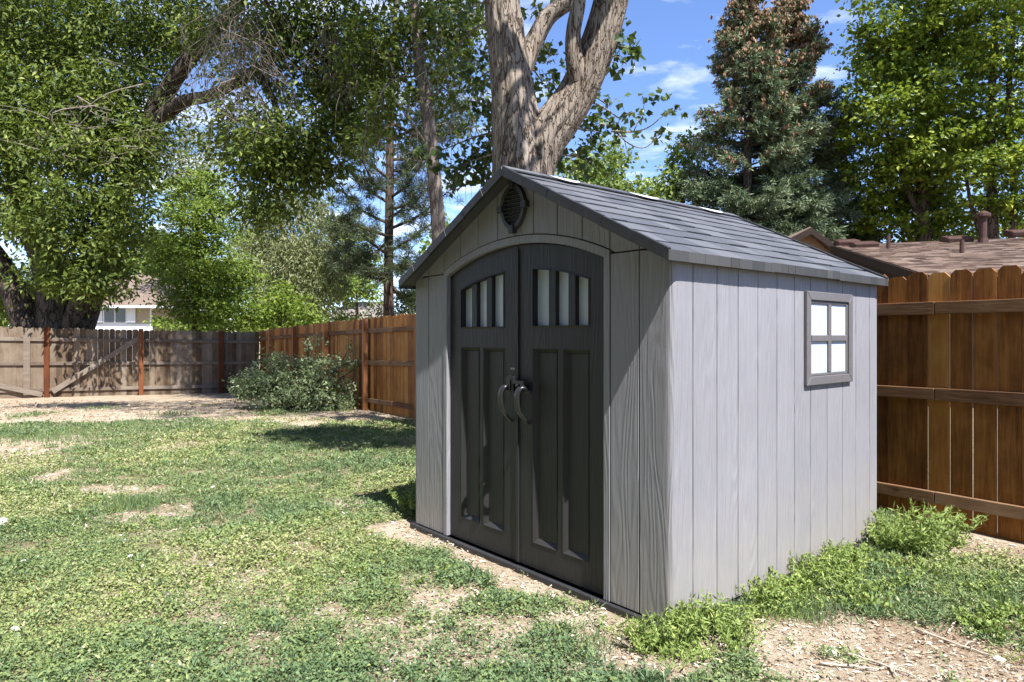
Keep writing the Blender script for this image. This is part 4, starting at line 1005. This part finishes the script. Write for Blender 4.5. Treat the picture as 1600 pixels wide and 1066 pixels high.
leafy('hedge', 'low dark green hedge along the far side of the fence corner', 450, 27, LM['far'], 'bark_dark',
    [(380,508,0,30,16,2.4),(420,512,0,34,14,2.4),(460,510,0,34,14,2.4),(500,506,0,34,12,2.4),(540,500,0,34,12,2.2),(340,510,.4,34,14,2.2)], .17, .55, [([(450,580,0),(450,530,0),(450,505,0)], [.08,.06,.03])], 'shrubs beyond the fences', sub_r=.4, per=24, up=1)
leafy('shrub_tree', 'vivid green small tree above the far roof, left of the pine trunk', 560, 40, LM['locust'], 'bark_dark',
    [(555,450,0,36,20,2.4),(535,462,0,26,16,2.2),(585,460,0,24,14,2)], .24, .5, [([(558,560,0),(558,500,0),(557,450,0)], [.15,.12,.04])], 'shrubs beyond the fences', sub_r=.5, per=22, up=1)
leafy('shrub_tree', 'low yellow-green shrub in front of the pale brick house', 280, 29, LM['locust'], 'bark_dark',
    [(270,508,0,30,10,2.6),(300,512,0,26,10,2.4)], .18, .5, [([(280,560,0),(280,520,0),(280,505,0)], [.08,.06,.03])], 'shrubs beyond the fences', sub_r=.4, per=22, up=1)
leafy('dark_tree', 'hazy dark tree filling the gap between willow and pine', 540, 48, LM['far'], 'bark_dark',
    [(545,380,0,40,40,1.8),(510,350,0,36,36,1.5),(530,430,0,50,40,2),(580,420,0,34,34,1.6),(500,420,0,50,50,2)], .34, .6, [([(540,560,0),(540,440,0),(540,360,0)], [.3,.2,.06])], sub_r=.8, per=24, up=.8)
leafy('dark_tree', 'dark evergreen mass in the shade behind the shed\'s left eave', 650, 33, LM['pine'], 'bark_dark',
    [(640,478,0,34,22,2.4),(690,470,0,40,30,2),(600,490,0,26,12,1.8),(720,420,0,50,60,2)], .26, .3, [([(650,560,0),(650,520,0),(655,470,0)], [.2,.15,.05])], sub_r=.6, per=26, up=.4)
for (px, Y_, h, w, lb) in [(60, 52, 110, 120, 'wide far tree low behind the forked ash trunk'), (200, 56, 150, 90, 'far tree over the roof of the pale brick house'), (400, 60, 150, 110, 'far tree rising behind the willow'), (760, 46, 170, 90, 'far tree mostly behind the cottonwood trunk'), (1010, 52, 130, 90, 'far tree low between the two light green ones'), (1270, 48, 110, 80, 'far tree between the two spruces'), (1560, 45, 130, 120, 'far tree behind the brown roof at the right edge')]:
    cl = [(px+rng.normal()*w*.45, 525-h*(.12+.75*rng.random()), rng.normal(), w*.45, h*.26, 1.7) for _ in range(9)]
    leafy('far_tree', lb, px, Y_, LM['far'], 'bark_dark', cl, .42, .6, [([(px, 550, 0), (px, 525-h*.4, 0), (px, 525-h*.8, 0)], [.3, .2, .06])], 'far trees on the skyline', sub_r=.9, per=22, up=.9)

LAIK = 1.0
for (x_, y_, hh, rr, lb) in [(-9.5, 3.0, 13, 4.0, 'added unseen tree blocking sky light left of the yard'), (-10, -3.5, 13, 4.6, 'added unseen tree blocking sky light left of and behind the camera'), (-5.0, -5.6, 11, 4.2, 'added unseen tree blocking light behind the camera'), (2.2, -8.0, 10.5, 3.6, 'added unseen tree shading the ground right behind the camera'), (-2, -11, 13, 4.5, 'added unseen tree blocking sky light farther behind the camera')]:  # added unseen trees that cut sky fill and ground bounce on the shed front
    T = Tree('blocker_tree', lb, (x_, y_, 0), 'bark_dark', LM['far'], 'trees around the yard')
    T.limb([(x_, y_, 0), (x_, y_, hh*.4), (x_+.3, y_, hh*.9)], [.35, .25, .06], 10, 14)
    for k in range(16):
        a = rng.random()*6.28; q = rr*.62*rng.random()**.5; T.clump((x_+q*math.cos(a), y_+q*math.sin(a), hh*(.16+.8*rng.random())), (rr*.5, rr*.5, rr*.38), 620, .42, aspect=.6, sub_r=.8, per=22)
    T.finish()
# --- big shrub in the yard corner
c0 = G(465, 640)
sh = empty('shrub', (c0[0], c0[1], c0[2])); tag(sh, 'rounded leafy grey-green shrub in front of the fence corner', 'shrub')
Lv = Leaves(); st = MB(); Yb = c0[1]
for (px, py, dy, rx, ry, cv) in [(470,610,-.2,56,34,3.6),(415,602,0,40,30,3.4),(385,608,.1,24,22,2.4),(440,572,.1,30,20,2.4),(500,575,.1,30,22,2.6),(520,615,0,36,28,3.2),(488,540,.2,14,16,1.7),(478,560,.2,18,16,2),(540,572,.2,26,10,1.2),(556,566,.1,12,10,1.0),(545,545,.3,10,12,.8),(528,560,.2,14,10,1.1),(420,560,.1,14,12,1.2),(400,575,.1,14,12,1.4),(535,630,-.2,28,12,2.0),(440,630,-.3,48,14,2.6),(490,635,-.3,38,13,2.6),(375,590,.1,12,14,1.2)]:
    c, r = pc(px, py, Yb+dy, rx, ry); s = clump_leaves(Lv, c, np.array(r), lai(rx, ry, Yb, .07, .5, cv), .07, .5, .15, 18, 1.1)
    for q in s[:16]:
        b0_ = c0+np.array([rng.normal()*.2, rng.normal()*.2, 0]); st.tube(curve([b0_-c0, (b0_+q)/2-c0+rng.normal(size=3)*.06, q-c0], 6), np.linspace(.014, .004, 6), 4, cap=False)
st.build('stem', M['bark_dark'], sh)
V, Fs, t = Lv.arrays(.15); link('foliage', mesh_from('foliage', V-c0, Fs, t), LM['shrub'], sh)

# ------------------------------------------------------------------ weeds
def weed_mesh(n_st, h, spread, ll, lw, dens, name):
    Lv = Leaves(); st = MB()
    for k in range(n_st):
        a = rng.random()*2*math.pi; r0 = rng.random()*spread*.35; hh = h*(.55+.55*rng.random()); lean = spread*(.3+.7*rng.random())
        p0 = np.array([math.cos(a)*r0, math.sin(a)*r0, -.01]); p2 = p0+np.array([math.cos(a)*lean, math.sin(a)*lean, hh]); p1 = (p0+p2)/2+np.array([0, 0, .12*hh])
        c = curve([p0, p1, p2], 8); st.tube(c, np.linspace(.0028, .001, 8), 4, cap=False)
        m = int(dens*hh/.01); f = rng.random(m)**.7; q = np.stack([np.interp(f, np.linspace(0, 1, 8), c[:, i]) for i in range(3)], 1)
        d = rand_dir(m, .35); Lv.add(q, d, rand_dir(m, 1.2), ll*(.55+.7*rng.random(m))*(1.1-.5*f), lw*(.7+.6*rng.random(m))*(1.1-.4*f), np.clip(.15+.45*rng.random(m)+.4*f*rng.random(), 0, 1))
    V, Fs, t = Lv.arrays(.15); return mesh_from(name, V, Fs, t), mesh_from('stem', np.array(st.v), st.f, np.array(st.t))
protos = [weed_mesh(12, .15, .12, .050, .011, 1.3, 'leaf_mass'), weed_mesh(10, .10, .12, .034, .020, 1.2, 'leaf_mass'), weed_mesh(16, .22, .14, .055, .011, 1.3, 'leaf_mass'), weed_mesh(9, .075, .11, .038, .008, 1.5, 'leaf_mass')]
for a, b in protos: a.materials.append(LM['weed']); b.materials.append(LM['weed'])
def weed(name, lab, grp, x, y, k, s=1.0):
    e = empty(name, (x, y, float(gz(x, y))), rng.random()*6.28); tag(e, lab, 'weed', grp); e.scale = (s, s, s*(.85+.3*rng.random()))
    o = bpy.data.objects.new('foliage', protos[k][0]); COL.objects.link(o); o.parent = e
    o = bpy.data.objects.new('stem', protos[k][1]); COL.objects.link(o); o.parent = e
def sl(u, v_): p = S0+SX*u+SY*v_; return p[0], p[1]
for i in range(62):
    v_ = .45+1.9*rng.random()**.75; o_ = abs(rng.normal())*.16+.05
    x, y = sl(HW+o_*(.7+.35*v_), v_); weed('broadleaf_weed', 'leafy green weed in the mat along the shed\'s sunlit side wall', 'weeds along the sunlit side wall', x, y, int(rng.choice([0, 1, 1, 3])), .75+.5*rng.random())
for i in range(30):
    x, y = sl(HW+.1+rng.normal()*.17, -.03+rng.normal()*.13)
    lx, ly = shed_local(x, y)
    if abs(lx) < HW+.04 and ly > -.05: continue
    weed('broadleaf_weed', 'dense feathery green weed at the shed\'s front right corner', 'weeds at the front right corner', x, y, int(rng.choice([0, 3, 3])), .8+.4*rng.random())
for i in range(7):
    x, y = sl(HW+.30+rng.normal()*.13, 2.28+rng.normal()*.12); weed('tall_weed', 'tall upright weed at the shed\'s back corner by the brown fence', 'tall weeds at the back corner', x, y, 2, .8+.45*rng.random())
for i in range(16):
    x, y = sl(-HW-.14-abs(rng.normal())*.14, .1+rng.random()*1.5); weed('tall_weed', 'bushy weed against the shed\'s left wall', 'weeds by the left wall', x, y, int(rng.choice([0, 2])), .8+.4*rng.random())
for i in range(60):
    px, py = rng.choice([(1530, 930), (1560, 960), (1480, 920), (1340, 940), (1260, 940), (1200, 965), (1420, 905), (1590, 985)]); c = G(px+rng.normal()*32, py+rng.normal()*14)
    weed('low_weed', 'low spreading green weed on the chip-covered soil right of the shed', 'low weeds on the chips', c[0], c[1], int(rng.choice([3, 3, 1])), .6+.4*rng.random())
for i in range(60):
    px, py = rng.uniform(0, 900), rng.uniform(790, 1060); c = G(px, py); lx, ly = shed_local(c[0], c[1])
    if ly > -.3 and abs(lx) < 1.3: continue
    if bare(c[0], c[1]) > .6: continue
    weed('low_weed', 'small tuft of weed standing up from the lawn', 'weed tufts in the lawn', c[0], c[1], int(rng.choice([1, 3])), .4+.35*rng.random())

# white bindweed flowers
fl = MB(); n = 10
for k in range(n):
    a0_, a1_ = 2*math.pi*k/n, 2*math.pi*(k+1)/n
    fl.add([(0, 0, .0), (.009*math.cos(a0_), .009*math.sin(a0_), .010), (.009*math.cos(a1_), .009*math.sin(a1_), .010), (.020*math.cos(a0_), .020*math.sin(a0_), .015), (.020*math.cos(a1_), .020*math.sin(a1_), .015)], [(0, 1, 2), (1, 3, 4, 2)], random.random())
fme = mesh_from('bindweed_flower', np.array(fl.v), fl.f, np.array(fl.t)); fme.materials.append(LM['petal'])
for i, (px, py) in enumerate([(37, 886), (198, 851), (204, 877), (224, 894), (263, 943), (258, 946), (424, 878), (500, 880), (333, 770), (22, 996), (390, 690), (535, 810)]):
    c = G(px, py); o = bpy.data.objects.new('bindweed_flower', fme); COL.objects.link(o); o.location = (c[0], c[1], float(gz(c[0], c[1]))+.028); o.rotation_euler = (rng.normal()*.4-.3, rng.normal()*.4, rng.random()*6)
    o.scale = (.62+.25*rng.random(),)*3
    tag(o, 'small white bindweed flower open among the lawn leaves', 'flower', 'white flowers in the lawn')
# stones
import bmesh
def stone(px, py, r, lab, flat=.6):
    bmh = bmesh.new(); bmesh.ops.create_icosphere(bmh, subdivisions=3, radius=r)
    for v_ in bmh.verts:
        k = .75+.5*float(fbm(np.array([v_.co.x/r*1.4+px]), np.array([v_.co.y/r*1.4+v_.co.z/r+py]), 3, 3)[0]); v_.co *= k; v_.co.z *= flat
    me = bpy.data.meshes.new('stone'); bmh.to_mesh(me); bmh.free(); c = G(px, py); o = link('stone', me, M['stone']); o.location = (c[0], c[1], float(gz(c[0], c[1]))+r*flat*.4); tag(o, lab, 'stone')
stone(1, 820, .055, 'pale rounded stone in the lawn at the left edge'); stone(1300, 1022, .030, 'broken white stone beside the twigs on the wood chips', .5); stone(1560, 1030, .022, 'small white stone on the chips near the right corner', .5)
# twigs
for i, (pts, lab) in enumerate([([(1280,1040),(1330,1045),(1372,1050)], 'pale twig lying beside the broken white stone'), ([(1318,1022),(1370,1040),(1430,1062)], 'long forked twig running right from the white stone'), ([(1430,985),(1500,1010),(1560,1030)], 'thin straight twig across the chips'), ([(1480,990),(1500,965),(1520,958)], 'short bent twig near the weeds'), ([(1455,835),(1475,828),(1490,822)], 'short pale stick by the foot of the brown fence'), ([(1390,1045),(1400,1062)], 'short twig pointing at the camera')]):
    q = np.array([G(a, b) for a, b in pts]); q[:, 2] = gz(q[:, 0], q[:, 1])+.012; c = q.mean(0)
    p = curve(q-c, 10); t_ = MB(); t_.tube(p+rng.normal(size=p.shape)*.002, np.linspace(.006, .003, 10), 6)
    m = p[5]; t_.tube([m, m+np.array([.03, .02, .012]), m+np.array([.07, .03, .012])], [.003, .0025, .0015], 5)
    o = t_.build('twig', M['stick'], smooth=True, loc=c); tag(o, lab, 'twig')

# ------------------------------------------------------------------ houses
# left: pale brick house with hip roof
Yh = 37.0; zg = -.35
def wl(px, Y_=Yh): return (px-CX)/F*Y_
eavz = CH+(525-478)/F*Yh
x0, x1 = wl(60), wl(238)
hb = empty('brick_house', ((x0+x1)/2, Yh, zg)); tag(hb, 'pale brick house with brown hip roof and white shutters beyond the left fence', 'house')
hw = (x1-x0)/2; hz = eavz-zg
q = MB(); q.box(-hw, hw, 0, 8, 0, hz-.05); q.build('wall', M['brick'], hb)
q = MB(); q.box(-hw-.01, hw+.01, -.03, 0, 0, hz-.05-(505-478)/F*Yh); q.build('lower_wall', M['white'], hb)
e_ = .55; rh = (478-456)/F*Yh; rise = 2.1
q = MB(); xr = wl(190)-(x0+x1)/2
q.add([(-hw-e_, -e_, hz), (hw+e_, -e_, hz), (hw+e_, 8+e_, hz), (-hw-e_, 8+e_, hz), (-hw+3, 4, hz+rise), (xr, 4, hz+rise)], [(0, 1, 5, 4), (1, 2, 5), (2, 3, 4, 5), (3, 0, 4), (3, 2, 1, 0)]); q.build('roof', M['redroof'], hb)
q = MB(); q.box(-hw-e_, hw+e_, -e_-.03, -e_-.005, hz-.14, hz-.005); q.box(hw+e_+.002, hw+e_+.03, -e_, 8+e_, hz-.14, hz-.005); q.build('fascia', M['white'], hb)
xa, xb = wl(164)-(x0+x1)/2, wl(197)-(x0+x1)/2; za, zb_ = hz-(504-478)/F*Yh, hz-(482-478)/F*Yh
q = MB(); q.box(xa-.08, xb+.08, -.06, -.004, za-.08, zb_+.08); wi = q.build('window', M['white'], hb)
for a, b in ((xa, (xa+xb)/2-.04), ((xa+xb)/2+.04, xb)):
    q = MB(); q.box(a, b, -.075, -.062, za, zb_); q.build('pane', M['glass'], wi)
for a, b in ((xa-.55, xa-.1), (xb+.1, xb+.55)):
    q = MB(); q.box(a, b, -.08, -.004, za-.05, zb_+.05); q.build('shutter', M['white'], hb)
q = MB(); q.tube([(hw-.05, -.06, 0), (hw-.05, -.06, hz-.2), (hw+.3, -.4, hz-.1)], [.05]*3, 8); q.build('downpipe', M['white'], hb)
# middle: distant roof
Yh = 46.0; x0, x1 = wl(500, Yh), wl(598, Yh); cx_ = (x0+x1)/2; hw = (x1-x0)/2
hm = empty('distant_house', (cx_, Yh, -.35)); tag(hm, 'low distant house with patchy brown grey roof above the orange fence', 'house')
z_e = CH+(525-498)/F*Yh+.35; z_r = CH+(525-472)/F*(Yh+4)+.35
q = MB(); q.box(-hw+.3, hw-.3, 0, 7, 0, z_e-.02); q.build('wall', M['white'], hm)
q = MB(); q.add([(-hw, -.5, z_e), (hw, -.5, z_e), (hw-.6, 3.8, z_r), (-hw+1.2, 3.8, z_r), (hw, 8, z_e), (-hw, 8, z_e)], [(0, 1, 2, 3), (1, 4, 2), (4, 5, 3, 2), (5, 0, 3), (5, 4, 1, 0)]); q.build('roof', M['greyroof'], hm)
q = MB(); q.box(-hw, hw, -.54, -.505, z_e-.22, z_e-.005); q.build('fascia', M['white'], hm)
# right: neighbour's brown roof
R1 = P(1300, 383, 20.6); E1 = P(1462, 434, 13.7); rd = np.array([.95, -.31, 0])
hr = empty('neighbour_house', (R1[0], R1[1], -.3)); tag(hr, 'brown shingled house with rusty flue pipe beyond the right fence', 'house')
o_ = np.array([R1[0], R1[1], -.3])
Lr = 13.0
q = MB(); sl_v = E1-R1; nrow = 44; uu = rd/np.linalg.norm(rd)
nrm = np.cross(uu, sl_v); nrm /= np.linalg.norm(nrm); nrm = nrm if nrm[2] > 0 else -nrm
for k in range(nrow):       # courses of separate tabs, each lying on the one below
    f0, f1 = k/nrow, (k+1.12)/nrow; s = -rng.random()*.3
    while s < Lr:
        w = .22+.2*rng.random(); a = max(0, s); b = min(Lr, s+w)
        if b > a:
            h = .012+.006*rng.random()
            V = [R1+sl_v*f0+uu*a, R1+sl_v*f0+uu*b, R1+sl_v*f1+uu*b+nrm*h, R1+sl_v*f1+uu*a+nrm*h, R1+sl_v*f1+uu*b-nrm*.01, R1+sl_v*f1+uu*a-nrm*.01]
            q.add([p-o_ for p in V], [(0, 3, 2, 1), (3, 5, 4, 2)], rng.random())
        s += w
back = -sl_v*np.array([1, 1, -1.0])
q.add([p-o_ for p in (R1-nrm*.02, R1+uu*Lr-nrm*.02, R1+uu*Lr+back, R1+back)], [(0, 1, 2, 3)], .5)
q.add([p-o_ for p in (R1-nrm*.03, E1-nrm*.03, E1+uu*Lr-nrm*.03, R1+uu*Lr-nrm*.03)], [(0, 1, 2, 3)], .5)
q.build('roof', M['brownroof'], hr)
ax = sl_v/2; q = MB(); q.obox((R1+E1)/2-o_-np.array([0, 0, .12])-uu*.02, ax, uu*.02, (0, 0, .11)); q.build('fascia', M['darkwall'], hr)
q = MB(); Vw = [R1+uu*.25, E1+uu*.25-sl_v*.06, None, None]; Vw[0] = R1+uu*.25-np.array([0, 0, .03]); Vw[1] = Vw[1]-np.array([0, 0, .03])
lo1 = np.array([Vw[1][0], Vw[1][1], -.3]); lo0 = np.array([Vw[0][0], Vw[0][1], -.3]); bk = R1+back*.94+uu*.25-np.array([0, 0, .05]); lob = np.array([bk[0], bk[1], -.3])
fw_ = Vw[1]+uu*(Lr-.5); lof = np.array([fw_[0], fw_[1], -.3])
q.add([p-o_ for p in (Vw[0], Vw[1], lo1, lo0, bk, lob, fw_, lof)], [(0, 3, 2, 1), (0, 4, 5, 3), (1, 2, 7, 6)]); q.build('wall', M['darkwall'], hr)
# front-facing cross gable at the roof's left end
gp_ = P(1266, 357, 22.5); k = 22.5/F
gl = gp_+np.array([-1.6, .3, -.85]); gr = gp_+np.array([1.15, -.2, -.90]); dp = np.array([.35, 5, 0.])
q = MB()
for a, b in ((gp_, gl), (gp_, gr)):
    t_ = np.array([0, 0, .06]); q.add([p-o_ for p in (a+t_, b+t_, b+dp+t_, a+dp+t_, a-t_, b-t_, b+dp-t_, a+dp-t_)], [(0, 1, 2, 3), (7, 6, 5, 4), (0, 4, 5, 1), (1, 5, 6, 2), (2, 6, 7, 3), (3, 7, 4, 0)], .6)
q.build('gable_roof', M['brownroof'], hr)
q = MB(); off = np.array([.03, .35, -.08]); q.add([p-o_ for p in (gp_+off, gl+off+np.array([.2, 0, 0]), gr+off-np.array([.2, 0, 0]), np.array([gl[0]+.2, gl[1]+.35, -.3]), np.array([gr[0]-.2, gr[1]+.35, -.3]))], [(0, 1, 2), (1, 3, 4, 2)]); q.build('gable_wall', M['tanwall'], hr)
q = MB()
for a, b in ((gp_, gl), (gp_, gr)):
    d_ = (b-a); q.obox((a+b)/2-o_+np.array([0, -.05, -.09]), d_/2, (0, .03, 0), (0, 0, .11))
q.build('barge_board', M['darkwall'], hr)
def roof_pt(px, py):
    # meet the sight line with the roof plane
    d_ = np.array([(px-CX)/F, 1, -(py-HY)/F]); c_ = np.array([0, 0, CH]); t_ = ((R1-c_)@nrm)/(d_@nrm); return c_+d_*t_
p = roof_pt(1536, 379)-o_; q = MB(); kk = (p[1]+o_[1])/F
hgt = 48*kk
q.tube([p+np.array([0, 0, -.1]), p+np.array([0, 0, .12])], [.15, .12], 14); q.tube([p+np.array([0, 0, .05]), p+np.array([0, 0, hgt*.86])], [.085*1.15]*2, 14)
q.tube([p+np.array([0, 0, hgt*.80]), p+np.array([0, 0, hgt*.84]), p+np.array([0, 0, hgt*.93]), p+np.array([0, 0, hgt*1.02])], [.13, .19, .185, .06], 14); q.build('flue_pipe', M['rust'], hr, bevel=0)
for (px, py, w, h) in [(1323, 383, .32, .16), (1350, 386, .34, .15), (1495, 378, .34, .16), (1592, 368, .30, .16)]:
    p = roof_pt(px, py)-o_; q = MB(); q.obox(p+np.array([0, 0, h*.4]), uu*w, sl_v/np.linalg.norm(sl_v)*.24, nrm*h*.6); q.build('roof_vent', M['rust'], hr, bevel=.05)
for (px, py, h) in [(1388, 389, .38), (1503, 396, .34)]:
    p = roof_pt(px, py)-o_; q = MB(); q.tube([p-np.array([0, 0, .05]), p+np.array([0, 0, h])], [.055, .05], 10); q.build('vent_pipe', M['rust'], hr)

set_albedo()
